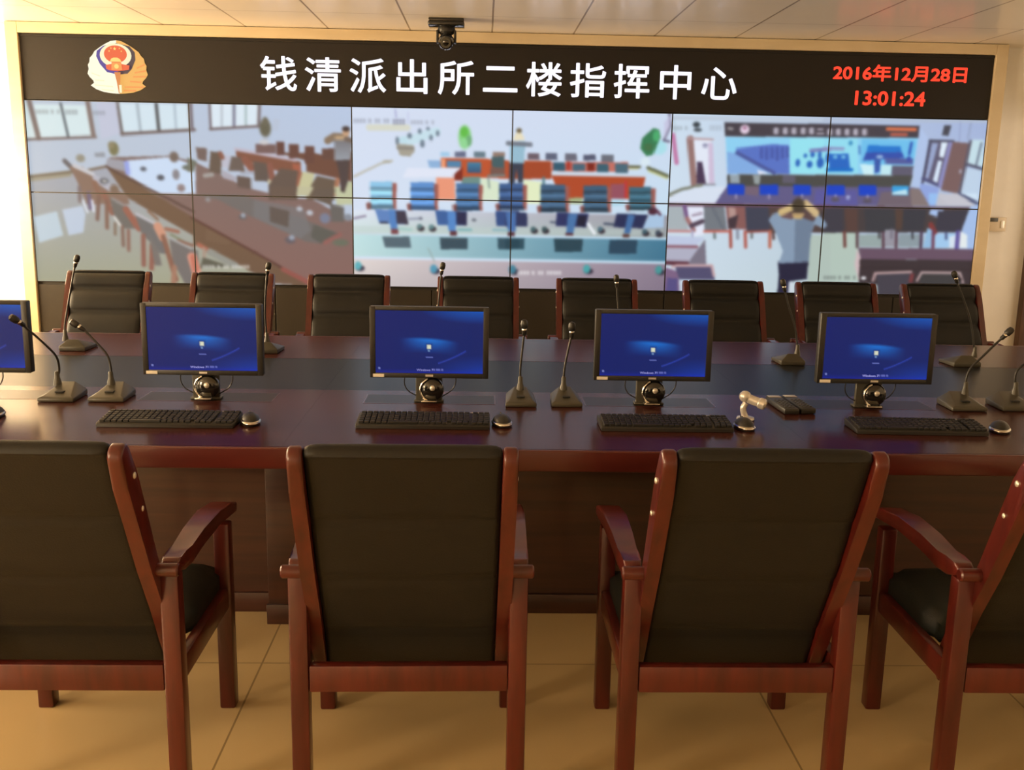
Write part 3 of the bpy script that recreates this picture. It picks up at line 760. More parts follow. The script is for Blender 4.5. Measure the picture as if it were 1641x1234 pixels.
["p",[46,46,78],0,1,[3193,753,3271,756,3272,860,3194,854]],
["p",[86,136,200],0,1,[3126,755,3185,754,3190,905,3135,906]],
["p",[96,54,60],0,1,[3147,903,3194,902,3194,940,3147,940]],
["l",[130,178,182],21,1,[3210,893,3304,893]],
["p",[56,80,132],0,1,[3490,744,3671,741,3673,861,3500,860]],
["p",[50,56,92],0,1,[3568,743,3733,755,3736,860,3570,863]],
["p",[74,112,170],0,1,[3568,747,3647,753,3646,901,3587,902]],
["p",[86,48,56],0,1,[3587,903,3638,902,3639,936,3587,937]],
["l",[140,180,190],19,1,[3477,890,3587,891]],
["p",[48,54,98],0,1,[3961,748,4202,753,4185,859,3954,850]],
["p",[74,116,168],0,1,[4048,754,4119,756,4088,905,4037,906]],
["p",[92,50,54],0,1,[4033,903,4088,902,4089,924,4033,925]],
["p",[36,36,56],0,1,[4119,768,4190,768,4177,853,4114,846]],
["p",[44,50,86],0,1,[4418,747,4660,752,4625,859,4397,853]],
["p",[70,110,162],0,1,[4505,753,4561,760,4527,901,4480,902]],
["p",[92,60,56],0,1,[4472,906,4524,905,4525,933,4473,933]],
["l",[70,80,100],17,1,[4327,827,4398,832]],
["l",[80,90,110],14,1,[3916,822,3955,825]],
["p",[76,92,104],0,0.9,[2628,957,2837,953,2849,1039,2649,1042]],
["p",[50,68,80],0,0.9,[3069,957,3281,954,3278,1044,3077,1047]],
["p",[46,72,86],0,0.9,[3509,954,3675,951,3677,1037,3515,1040]],
["p",[40,70,84],0,0.9,[3572,953,3718,950,3716,1036,3573,1039]],
["p",[38,62,74],0,0.9,[3943,950,4164,946,4160,1049,3954,1052]],
["p",[42,66,86],0,0.9,[4371,951,4589,947,4582,1057,4367,1061]],
["e",[52,40,48],1,[2924,889,33,25]],
["e",[96,128,132],1,[2915,875,25,24]],
["e",[52,40,48],1,[3014,891,33,25]],
["e",[96,134,138],1,[3005,877,25,24]],
["e",[52,40,48],1,[3792,893,33,25]],
["e",[70,100,106],1,[3783,880,25,24]],
["e",[52,40,48],1,[3879,892,33,25]],
["e",[62,84,88],1,[3869,878,25,24]],
["e",[52,40,48],1,[4306,885,33,25]],
["e",[80,110,124],1,[4296,871,25,24]],
["e",[52,40,48],1,[4651,898,33,25]],
["e",[66,92,104],1,[4641,884,25,24]],
["e",[52,40,48],1,[4751,904,33,25]],
["e",[62,72,88],1,[4741,890,25,24]],
["l",[150,156,176],17,1,[2834,818,2927,812]],
["e",[110,114,130],1,[2923,812,17,14]],
["l",[126,110,140],13,1,[2416,821,2506,800]],
["e",[104,110,120],1,[3327,817,21,14]],
["l",[150,168,166],9,1,[3030,1138,2979,1041]],
["e",[56,48,64],1,[2458,1200,43,28]],
["e",[98,176,186],1,[2444,1181,33,41]],
["e",[56,48,64],1,[3037,1214,43,28]],
["e",[84,152,180],1,[3023,1196,33,41]],
["e",[56,48,64],1,[3643,1209,43,28]],
["e",[70,128,150],1,[3628,1190,33,41]],
["e",[56,48,64],1,[4216,1195,43,28]],
["e",[76,164,168],1,[4201,1177,33,41]],
["e",[56,48,64],1,[4775,1194,43,28]],
["e",[74,150,152],1,[4760,1176,33,41]],
["l",[236,240,246],22,1,[4200,830,4252,904]],
["l",[242,240,242],7,0.95,[3668,1210,3680,1210]],
["l",[242,240,242],7,0.95,[3674,1205,3674,1229]],
["l",[242,240,242],7,0.76,[3668,1225,3680,1225]],
["l",[242,240,242],7,0.95,[3689,1209,3706,1209]],
["l",[242,240,242],7,0.95,[3698,1205,3698,1228]],
["l",[242,240,242],7,0.76,[3690,1225,3707,1225]],
["l",[242,240,242],7,0.95,[3716,1209,3731,1209]],
["l",[242,240,242],7,0.95,[3723,1204,3724,1228]],
["l",[242,240,242],7,0.76,[3716,1224,3731,1224]],
["l",[242,240,242],7,0.95,[3741,1209,3757,1208]],
["l",[242,240,242],7,0.95,[3749,1204,3749,1227]],
["l",[242,240,242],7,0.76,[3741,1224,3757,1224]],
["l",[242,240,242],7,0.95,[3781,1208,3798,1208]],
["l",[242,240,242],7,0.95,[3789,1203,3790,1227]],
["l",[242,240,242],7,0.76,[3781,1223,3799,1223]],
["l",[242,240,242],7,0.95,[3829,1207,3843,1207]],
["l",[242,240,242],7,0.95,[3836,1202,3836,1226]],
["l",[242,240,242],7,0.76,[3829,1223,3844,1222]],
["l",[242,240,242],7,0.95,[3853,1207,3866,1207]],
["l",[242,240,242],7,0.95,[3859,1202,3860,1226]],
["l",[242,240,242],7,0.76,[3853,1222,3866,1222]],
["l",[242,240,242],7,0.95,[3897,1206,3909,1206]],
["l",[242,240,242],7,0.95,[3903,1201,3903,1225]],
["l",[242,240,242],7,0.76,[3898,1222,3909,1221]],
["l",[242,240,242],7,0.95,[3918,1206,3937,1205]],
["l",[242,240,242],7,0.95,[3927,1201,3928,1225]],
["l",[242,240,242],7,0.76,[3919,1221,3937,1221]],
["l",[242,240,242],7,0.95,[3946,1205,3959,1205]],
["l",[242,240,242],7,0.95,[3953,1200,3953,1224]],
["l",[242,240,242],7,0.76,[3947,1221,3960,1221]],
["l",[242,240,242],7,0.95,[3969,1205,3980,1205]],
["l",[242,240,242],7,0.95,[3974,1200,3975,1224]],
["l",[242,240,242],7,0.76,[3969,1220,3981,1220]],
["l",[242,240,242],7,0.95,[3990,1205,4004,1204]],
["l",[242,240,242],7,0.95,[3997,1200,3998,1223]],
["l",[242,240,242],7,0.76,[3990,1220,4005,1220]]],
[
["g",[[206,224,240],[160,176,216],[172,196,224],[208,222,236]],1,[4729,-14,7414,1367]],
["l",[188,200,216],27,1,[4801,31,6013,22]],
["l",[176,188,208],21,1,[5965,23,7225,9]],
["l",[120,130,160],22,0.7,[4784,-6,4802,54,4769,167]],
["l",[192,122,166],33,1,[4827,158,4865,362]],
["l",[180,200,210],9,1,[4829,38,4846,143]],
["e",[58,66,72],1,[4998,78,33,25]],
["e",[70,78,84],1,[5010,117,38,16]],
["l",[148,160,170],7,0.8,[4805,100,4817,100]],
["l",[148,160,170],7,0.8,[4811,96,4812,120]],
["l",[148,160,170],7,0.6400000000000001,[4806,116,4818,116]],
["l",[148,160,170],7,0.8,[4826,100,4843,100]],
["l",[148,160,170],7,0.8,[4834,95,4835,119]],
["l",[148,160,170],7,0.6400000000000001,[4827,116,4844,115]],
["l",[148,160,170],7,0.8,[4852,99,4867,99]],
["l",[148,160,170],7,0.8,[4859,95,4861,119]],
["l",[148,160,170],7,0.6400000000000001,[4853,115,4868,115]],
["l",[148,160,170],7,0.8,[4876,99,4892,99]],
["l",[148,160,170],7,0.8,[4884,94,4885,118]],
["l",[148,160,170],7,0.6400000000000001,[4877,115,4893,114]],
["l",[148,160,170],7,0.8,[4916,98,4933,98]],
["l",[148,160,170],7,0.8,[4924,93,4925,117]],
["l",[148,160,170],7,0.6400000000000001,[4916,114,4934,114]],
["l",[160,172,186],7,0.8,[5101,90,5113,90]],
["l",[160,172,186],7,0.8,[5106,84,5108,117]],
["l",[160,172,186],7,0.6400000000000001,[5102,112,5114,112]],
["l",[160,172,186],7,0.8,[5122,90,5139,90]],
["l",[160,172,186],7,0.8,[5130,83,5132,116]],
["l",[160,172,186],7,0.6400000000000001,[5123,111,5140,111]],
["l",[160,172,186],7,0.8,[5148,89,5163,89]],
["l",[160,172,186],7,0.8,[5155,83,5157,116]],
["l",[160,172,186],7,0.6400000000000001,[5149,111,5164,111]],
["l",[160,172,186],7,0.8,[5172,89,5188,89]],
["l",[160,172,186],7,0.8,[5180,82,5182,115]],
["l",[160,172,186],7,0.6400000000000001,[5174,110,5190,110]],
["l",[150,116,112],52,1,[4958,186,5006,524]],
["p",[226,232,246],0,1,[4981,189,5114,187,5149,518,5027,520]],
["l",[180,150,154],14,1,[4946,182,5130,186]],
["p",[206,190,216],0,1,[5096,214,5131,213,5161,518,5117,511]],
["p",[74,58,84],0,1,[5017,352,5057,351,5095,515,5023,516]],
["e",[142,142,172],1,[5073,231,25,17]],
["l",[140,140,150],13,1,[5023,524,5165,521]],
["l",[120,122,106],21,1,[4795,617,4915,562,5063,527]],
["p",[214,224,240],0,1,[4800,632,5016,543,5261,535,5270,693,4795,702]],
["p",[72,66,74],0,1,[5209,57,6703,50,6701,143,5221,162]],
["l",[150,146,150],21,1,[5246,101,5273,104]],
["e",[228,208,228],1,[5369,106,43,41]],
["e",[170,120,150],1,[5368,95,19,16]],
["l",[232,226,244],7,0.9,[5585,97,5626,96]],
["l",[232,226,244],7,0.9,[5586,113,5627,112]],
["l",[232,226,244],7,0.9,[5588,130,5628,129]],
["l",[240,236,250],9,0.9,[5605,90,5608,135]],
["l",[226,220,240],6,0.8,[5592,98,5591,134]],
["l",[232,226,244],7,0.9,[5656,95,5696,94]],
["l",[232,226,244],7,0.9,[5657,112,5698,111]],
["l",[232,226,244],7,0.9,[5658,128,5699,128]],
["l",[240,236,250],9,0.9,[5676,89,5679,134]],
["l",[226,220,240],6,0.8,[5662,97,5662,133]],
["l",[232,226,244],7,0.9,[5722,94,5763,93]],
["l",[232,226,244],7,0.9,[5723,111,5764,110]],
["l",[232,226,244],7,0.9,[5725,127,5766,126]],
["l",[240,236,250],9,0.9,[5742,88,5746,133]],
["l",[226,220,240],6,0.8,[5729,95,5728,132]],
["l",[232,226,244],7,0.9,[5793,93,5834,92]],
["l",[232,226,244],7,0.9,[5794,109,5835,108]],
["l",[232,226,244],7,0.9,[5795,126,5836,125]],
["l",[240,236,250],9,0.9,[5813,86,5816,131]],
["l",[226,220,240],6,0.8,[5799,94,5799,130]],
["l",[232,226,244],7,0.9,[5857,91,5898,90]],
["l",[232,226,244],7,0.9,[5858,108,5899,107]],
["l",[232,226,244],7,0.9,[5860,124,5900,124]],
["l",[240,236,250],9,0.9,[5877,85,5881,130]],
["l",[226,220,240],6,0.8,[5863,93,5863,129]],
["l",[236,228,244],9,1,[5923,95,5963,94]],
["l",[236,228,244],9,1,[5920,126,5973,125]],
["l",[232,226,244],7,0.9,[5998,96,6038,95]],
["l",[232,226,244],7,0.9,[5999,113,6040,112]],
["l",[232,226,244],7,0.9,[6000,129,6041,128]],
["l",[240,236,250],9,0.9,[6017,90,6021,135]],
["l",[226,220,240],6,0.8,[6004,97,6004,134]],
["l",[232,226,244],7,0.9,[6062,95,6103,94]],
["l",[232,226,244],7,0.9,[6063,111,6104,111]],
["l",[232,226,244],7,0.9,[6065,128,6106,127]],
["l",[240,236,250],9,0.9,[6082,88,6086,134]],
["l",[226,220,240],6,0.8,[6068,96,6068,132]],
["l",[232,226,244],7,0.9,[6130,93,6170,93]],
["l",[232,226,244],7,0.9,[6131,110,6172,109]],
["l",[232,226,244],7,0.9,[6132,127,6173,126]],
["l",[240,236,250],9,0.9,[6149,87,6153,132]],
["l",[226,220,240],6,0.8,[6136,95,6136,131]],
["l",[232,226,244],7,0.9,[6196,92,6236,91]],
["l",[232,226,244],7,0.9,[6197,109,6238,108]],
["l",[232,226,244],7,0.9,[6198,125,6239,125]],
["l",[240,236,250],9,0.9,[6215,86,6219,131]],
["l",[226,220,240],6,0.8,[6202,94,6202,130]],
["l",[232,226,244],7,0.9,[6263,91,6304,90]],
["l",[232,226,244],7,0.9,[6265,107,6306,107]],
["l",[232,226,244],7,0.9,[6266,124,6307,123]],
["l",[240,236,250],9,0.9,[6283,84,6287,130]],
["l",[226,220,240],6,0.8,[6270,92,6270,128]],
["l",[232,122,82],24,1,[6458,81,6670,81]],
["l",[196,100,82],22,1,[6489,121,6605,120]],
["p",[142,208,242],0,1,[5224,164,6700,144,6679,420,5255,439]],
["p",[90,116,196],0,1,[5306,247,5586,212,5712,217,5732,430,5618,432,5341,300]],
["p",[130,172,226],0,1,[5244,271,5324,285,5586,433,5255,439]],
["l",[76,88,152],27,1,[5319,278,5613,426]],
["p",[228,230,246],0,1,[5481,404,5586,427,5499,436]],
["p",[70,84,160],0,0.8,[5494,236,5517,236,5523,319,5499,320]],
["p",[70,84,160],0,0.8,[5533,235,5556,235,5563,326,5539,327]],
["p",[70,84,160],0,0.8,[5572,235,5596,234,5602,318,5578,318]],
["p",[70,84,160],0,0.8,[5611,234,5635,233,5642,332,5618,333]],
["p",[70,84,160],0,0.8,[5651,233,5674,233,5680,316,5657,317]],
["p",[70,84,160],0,0.8,[5690,232,5714,232,5719,308,5696,308]],
["p",[150,226,240],0,1,[5716,164,6024,158,6045,424,5736,430]],
["p",[146,220,240],0,1,[5976,162,6236,157,6259,420,5997,425]],
["l",[120,116,176],22,1,[5881,253,6030,239]],
["l",[140,140,190],19,1,[5982,234,6132,235]],
["e",[44,100,186],1,[5789,345,21,35]],
["e",[44,100,186],1,[5881,355,27,32]],
["e",[44,100,186],1,[5963,341,33,49]],
["e",[44,100,186],1,[5844,290,17,19]],
["e",[44,100,186],1,[5899,282,21,24]],
["e",[44,100,186],1,[5954,281,17,32]],
["e",[44,100,186],1,[6019,302,21,47]],
["p",[42,104,194],0,1,[6024,272,6174,269,6196,379,6034,382]],
["e",[120,190,230],1,[6074,295,21,16]],
["e",[120,190,230],1,[6137,294,21,16]],
["l",[30,110,196],27,1,[6027,394,6209,390]],
["e",[60,140,190],1,[6184,192,19,21]],
["l",[70,120,190],14,1,[6253,214,6261,267]],
["p",[112,192,236],0,1,[6268,159,6683,160,6680,343,6272,347]],
["p",[40,120,206],0,1,[6319,205,6569,208,6577,250,6312,255]],
["p",[54,82,172],0,1,[6308,255,6585,249,6604,291,6290,320]],
["p",[84,92,156],0,1,[6454,294,6677,297,6674,339,6466,340]],
["l",[50,90,180],22,1,[6650,183,6641,260]],
["e",[60,80,170],1,[6641,298,21,24]],
["p",[202,238,246],0,1,[6268,343,6376,349,6383,427,6307,429]],
["p",[192,232,240],0,1,[6435,349,6511,348,6510,425,6434,426]],
["p",[58,90,170],0,1,[6374,288,6426,287,6428,402,6390,414]],
["e",[150,180,220],1,[6418,287,32,17]],
["p",[96,92,112],0,1,[6515,354,6682,351,6680,428,6514,425]],
["p",[76,76,74],0,1,[5255,443,6683,424,6667,521,5261,546]],
["p",[150,160,162],0,1,[5452,443,5512,442,5509,515,5469,512]],
["p",[150,164,174],0,1,[5275,446,5351,445,5355,506,5281,508]],
["p",[96,92,108],0,1,[5681,439,5777,445,5781,498,5678,500]],
["p",[98,92,134],0,1,[5260,531,6666,513,6747,523,6823,642,6975,640,6017,665,6064,656,5173,664,5202,617]],
["p",[92,90,160],0,0.8,[5944,549,6262,544,6280,661,5937,667]],
["p",[114,100,108],0,0.9,[6454,556,6747,523,6816,652,6432,659]],
["p",[120,100,112],0,0.8,[5403,528,5513,526,5503,604,5399,590]],
["p",[28,68,196],0,1,[5263,517,5392,515,5397,595,5268,597]],
["l",[170,160,190],13,1,[5333,596,5334,619]],
["p",[28,68,196],0,1,[5511,516,5649,513,5654,590,5516,593]],
["l",[170,160,190],13,1,[5585,592,5587,615]],
["p",[28,68,196],0,1,[5768,514,5902,512,5908,586,5773,588]],
["l",[170,160,190],13,1,[5841,587,5842,610]],
["p",[28,68,196],0,1,[6024,511,6165,508,6171,582,6030,585]],
["l",[170,160,190],13,1,[6101,584,6102,607]],
["p",[28,68,196],0,1,[6274,506,6411,504,6418,581,6281,584]],
["l",[170,160,190],13,1,[6350,582,6352,606]],
["p",[28,68,196],0,1,[6029,509,6060,509,6066,583,6035,583]],
["p",[60,160,222],0,1,[6531,504,6659,504,6662,575,6536,574]],
["p",[190,226,240],0,1,[6538,554,6644,529,6660,574,6536,574]],
["e",[170,180,220],1,[6199,599,19,16]],
["e",[90,84,96],1,[6100,616,40,19]],
["e",[88,80,92],1,[6352,620,40,19]],
["p",[176,196,232],0,1,[6700,53,6790,165,6767,480,6754,519,6690,513]],
["l",[140,150,190],6,1,[7012,17,7020,161]],
["l",[130,140,170],6,1,[7092,23,7082,144]],
["p",[96,92,116],0,1,[6803,173,6946,170,6896,497,6771,445]],
["p",[152,166,204],0,1,[6808,180,6857,179,6807,449,6783,441]],
["p",[222,236,250],0,1,[6880,173,6930,174,6910,285,6875,278]],
["p",[216,232,250],0,1,[6870,307,6901,310,6880,478,6844,459]],
["l",[74,74,98],19,1,[6794,161,6765,480]],
["l",[74,74,92],17,1,[6788,162,6973,163]],
["l",[78,80,120],22,1,[6763,446,6900,499]],
["p",[144,164,222],0,1,[6751,481,6898,513,6880,651,6832,651,6747,523]],
["p",[132,118,118],0,1,[6675,521,6747,523,6840,651,6696,654]],
["p",[192,192,202],0,1,[6902,551,7057,576,7217,645,6888,650]],
["p",[140,140,190],0,1,[6938,170,6969,166,6920,532,6888,493]],
["p",[122,96,96],0,1,[6969,166,7095,175,7051,556,6916,533,6943,331]],
["p",[196,222,232],0,1,[7114,150,7205,148,7220,348,7092,322]],
["l",[110,122,142],16,1,[7188,173,7165,338]],
["l",[84,86,106],21,1,[7086,328,7218,365]],
["p",[190,210,232],0,1,[7083,357,7215,372,7214,620,7055,556]],
["l",[88,84,100],19,1,[7103,159,7062,560]],
["l",[72,78,110],21,1,[7051,560,7215,627]],
["e",[170,170,190],1,[7052,386,11,21]],
["p",[74,74,84],0,1,[6890,44,6946,44,6930,123,6879,120]],
["l",[72,78,110],19,1,[7054,553,7207,624]],
["p",[196,196,206],0,1,[6896,571,7046,553,7192,636,6983,640]],
["p",[150,190,240],0,1,[6822,557,6894,555,6883,641,6831,642]],
["p",[206,226,244],0,1,[7070,552,7199,550,7206,612]],
["g",[[206,222,236],[168,188,206],[170,186,178],[206,222,236]],1,[4773,887,7414,1367]],
["p",[178,196,186],0,1,[6033,868,6298,863,6332,1068,6339,1244,6064,1256]],
["p",[176,192,184],0,1,[5922,885,6083,882,6116,1279,5937,1282]],
["p",[168,178,184],0,1,[4795,694,4941,691,4978,862,4803,865]],
["p",[226,230,246],0,1,[4961,691,5088,689,5099,899,5013,916]],
["p",[116,122,130],0,1,[5087,681,5246,678,5281,861,5104,864]],
["l",[98,104,116],24,0.6,[5159,695,5248,850]],
["p",[136,92,90],0,1,[5257,678,5420,675,5431,850,5288,853]],
["p",[180,146,140],0,1,[5278,685,5334,692,5347,770,5291,771]],
["p",[66,68,84],0,1,[5408,675,5591,672,5620,863,5433,866]],
["p",[84,68,66],0,1,[5587,680,6066,671,6082,867,5617,875]],
["p",[68,60,64],0,1,[5956,705,6070,718,6081,859,6016,860]],
["p",[72,64,66],0,1,[6017,665,7151,662,7106,845,6033,868]],
["p",[64,62,72],0,1,[6018,680,6170,685,6185,861,6033,864]],
["p",[62,62,68],0,1,[6334,682,6578,678,6586,850,6361,854]],
["p",[60,60,68],0,1,[6634,677,6818,674,6803,839,6642,841]],
["p",[88,66,62],0,1,[6178,685,6282,683,6297,855,6209,857]],
["p",[84,66,60],0,1,[6570,678,6635,685,6640,826,6592,827]],
["l",[92,70,80],16,1,[6017,671,7147,662]],
["p",[164,190,234],0,1,[6851,677,6951,675,6938,742,6838,712]],
["p",[62,60,72],0,1,[6908,688,7140,676,7110,845,6908,845]],
["p",[164,190,232],0,1,[7151,664,7215,628,7230,974,7100,976,7110,810]],
["p",[226,234,236],0,1,[7093,834,7153,864,7164,967,7095,968]],
["l",[130,60,60],40,1,[6862,790,6901,853]],
["p",[146,186,222],0,1,[6840,814,6883,837,6889,972,6816,973]],
["l",[104,72,88],21,1,[4790,677,6065,668]],
["l",[116,84,130],27,1,[4941,684,4966,784]],
["l",[160,112,112],33,1,[4965,777,5020,865]],
["l",[84,70,86],36,1,[5000,831,5082,796]],
["l",[140,120,140],14,1,[5004,752,5074,736]],
["l",[192,120,116],16,1,[4804,875,5010,874]],
["l",[198,92,76],16,1,[5102,873,5301,869]],
["l",[150,76,66],16,1,[5425,872,5620,861]],
["p",[70,56,64],0,1,[5283,771,5361,738,5344,848,5288,849]],
["l",[166,86,76],24,1,[5306,864,5317,991]],
["l",[176,96,86],25,1,[5421,870,5433,990]],
["l",[186,108,90],25,1,[5610,867,5618,986]],
["l",[110,120,122],21,1,[5183,890,5187,923]],
["l",[140,146,162],24,1,[5360,856,5366,922]],
["l",[110,110,110],19,1,[5474,885,5476,916]],
["l",[170,170,200],16,1,[5010,869,5013,916]],
["l",[90,70,70],21,1,[5637,874,5644,921]],
["l",[110,66,62],24,1,[6193,857,6206,971]],
["l",[92,70,74],21,1,[6293,855,6303,973]],
["l",[70,60,64],16,1,[6466,860,6470,900]],
["l",[92,66,78],22,1,[6494,860,6505,974]],
["l",[92,68,80],22,1,[6599,858,6606,972]],
["l",[60,56,66],17,1,[6724,856,6730,899]],
["l",[78,62,84],22,1,[6795,847,6801,969]],
["l",[110,64,86],22,1,[6887,837,6897,971]],
["l",[80,90,130],19,1,[6990,851,6995,898]],
["l",[88,76,150],28,1,[7082,842,7084,976]],
["p",[150,166,166],0,1,[6311,875,6483,872,6493,970,6319,973]],
["p",[150,148,160],0,1,[6508,836,6585,835,6597,968,6517,970]],
["p",[140,154,162],0,1,[6620,865,6785,863,6791,965,6622,968]],
["p",[160,200,236],0,1,[6906,861,7067,854,7067,969,6913,971]],
["p",[226,232,240],0,0.8,[7017,882,7072,866,7075,968,7026,969]],
["l",[92,66,78],22,1,[6494,860,6505,974]],
["l",[92,68,80],22,1,[6599,858,6606,972]],
["l",[78,62,84],22,1,[6795,847,6801,969]],
["l",[110,64,86],22,1,[6887,837,6897,971]],
["l",[88,76,150],28,1,[7082,842,7084,976]],
["l",[92,70,74],21,1,[6293,855,6303,973]],
["l",[120,116,130],19,1,[6557,835,6562,898]],
["l",[80,90,130],19,1,[6990,855,6995,898]],
["l",[70,70,74],16,1,[6467,868,6470,900]],
["l",[66,70,80],17,1,[6724,864,6730,899]],
["p",[206,184,188],0,1,[6301,989,6338,1052,6339,1244,6296,1116]],
["p",[104,82,100],0,1,[6312,981,7230,974,7223,1063,6340,1068]],
["p",[62,52,56],0,1,[6332,1067,7224,1065,7239,1278,6340,1260]],
["l",[54,44,48],8,1,[6337,1132,7215,1134]],
["p",[70,66,76],0,1,[6471,1182,6738,1169,6731,1342,6495,1346]],
["p",[64,62,64],0,1,[6828,1172,7121,1167,7163,1336,6804,1341]],
["l",[198,166,166],17,1,[6450,1234,6463,1174,6745,1159]],
["l",[192,166,166],17,1,[6797,1228,6827,1162,7128,1161,7161,1239]],
["p",[120,60,64],0,1,[6739,1173,6771,1173,6762,1245,6730,1246]],
["p",[30,26,30],0,1,[7106,1183,7149,1207,7144,1231,7119,1223]],
["p",[190,200,226],0,1,[4797,908,5113,923,5041,988,4802,992]],
["l",[140,92,104],21,1,[4802,995,5053,994]],
["p",[176,176,196],0,1,[4798,1010,5077,1002,4993,1108,4799,1111]],
["l",[92,50,62],32,1,[4796,1119,4993,1122]],
["p",[122,116,132],0,1,[4993,1114,5113,934,5133,1135,5001,1138]],
["p",[126,100,132],0,1,[4801,1149,4923,1186,4939,1346,4811,1348]],
["p",[80,76,130],0,0.8,[4837,1236,4918,1242,4923,1346,4827,1348]],
["p",[84,80,112],0,1,[4889,1143,5177,1135,5208,1246,4934,1250]],
["l",[196,162,166],21,1,[4873,1151,4905,1139,5177,1135,5198,1214]],
["p",[42,40,62],0,1,[5689,1095,5931,1083,5926,1230,5824,1244,5797,1365,5700,1366,5705,1206]],
["p",[208,216,226],0,1,[5789,1252,5820,1244,5827,1332,5787,1341]],
["p",[134,154,178],0,1,[5594,777,5619,734,5697,705,5793,762,5848,761,5964,712,6043,789,6052,812,6030,836,5956,806,5934,885,5930,1095,5698,1109,5723,1015,5657,874]],
["p",[104,120,142],0,0.8,[5801,770,5960,751,5934,885,5930,1091,5817,1092]],
["l",[112,86,86],40,1,[5703,736,5769,748]],
["l",[92,72,72],46,1,[5866,733,5936,756]],
["l",[206,180,126],52,1,[5689,716,5767,681]],
["l",[206,180,134],55,1,[5872,648,5957,720]],
["p",[192,162,112],0,1,[5770,723,5873,722,5849,765,5793,766]],
["e",[74,64,52],1,[5817,662,60,65]],
["l",[110,118,116],7,0.9,[6061,1209,6073,1208]],
["l",[110,118,116],7,0.9,[6066,1204,6068,1226]],
["l",[110,118,116],7,0.7200000000000001,[6062,1223,6074,1223]],
["l",[110,118,116],7,0.9,[6083,1208,6100,1208]],
["l",[110,118,116],7,0.9,[6091,1204,6093,1226]],
["l",[110,118,116],7,0.7200000000000001,[6084,1223,6101,1222]],
["l",[110,118,116],7,0.9,[6110,1208,6125,1208]],
["l",[110,118,116],7,0.9,[6117,1203,6119,1226]],
["l",[110,118,116],7,0.7200000000000001,[6111,1222,6126,1222]],
["l",[110,118,116],7,0.9,[6135,1207,6151,1207]],
["l",[110,118,116],7,0.9,[6143,1203,6145,1225]],
["l",[110,118,116],7,0.7200000000000001,[6136,1222,6153,1222]],
["l",[110,118,116],7,0.9,[6176,1207,6194,1206]],
["l",[110,118,116],7,0.9,[6184,1202,6186,1225]],
["l",[110,118,116],7,0.7200000000000001,[6177,1221,6195,1221]],
["l",[110,118,116],7,0.9,[6224,1206,6239,1206]],
["l",[110,118,116],7,0.9,[6232,1201,6233,1224]],
["l",[110,118,116],7,0.7200000000000001,[6226,1221,6241,1220]],
["l",[110,118,116],7,0.9,[6249,1206,6262,1205]],
["l",[110,118,116],7,0.9,[6255,1201,6257,1223]],
["l",[110,118,116],7,0.7200000000000001,[6250,1220,6264,1220]],
["l",[110,118,116],7,0.9,[6294,1205,6306,1205]],
["l",[110,118,116],7,0.9,[6300,1200,6302,1223]],
["l",[110,118,116],7,0.7200000000000001,[6296,1219,6307,1219]],
["e",[232,232,236],1,[6375,1214,24,16]]]]

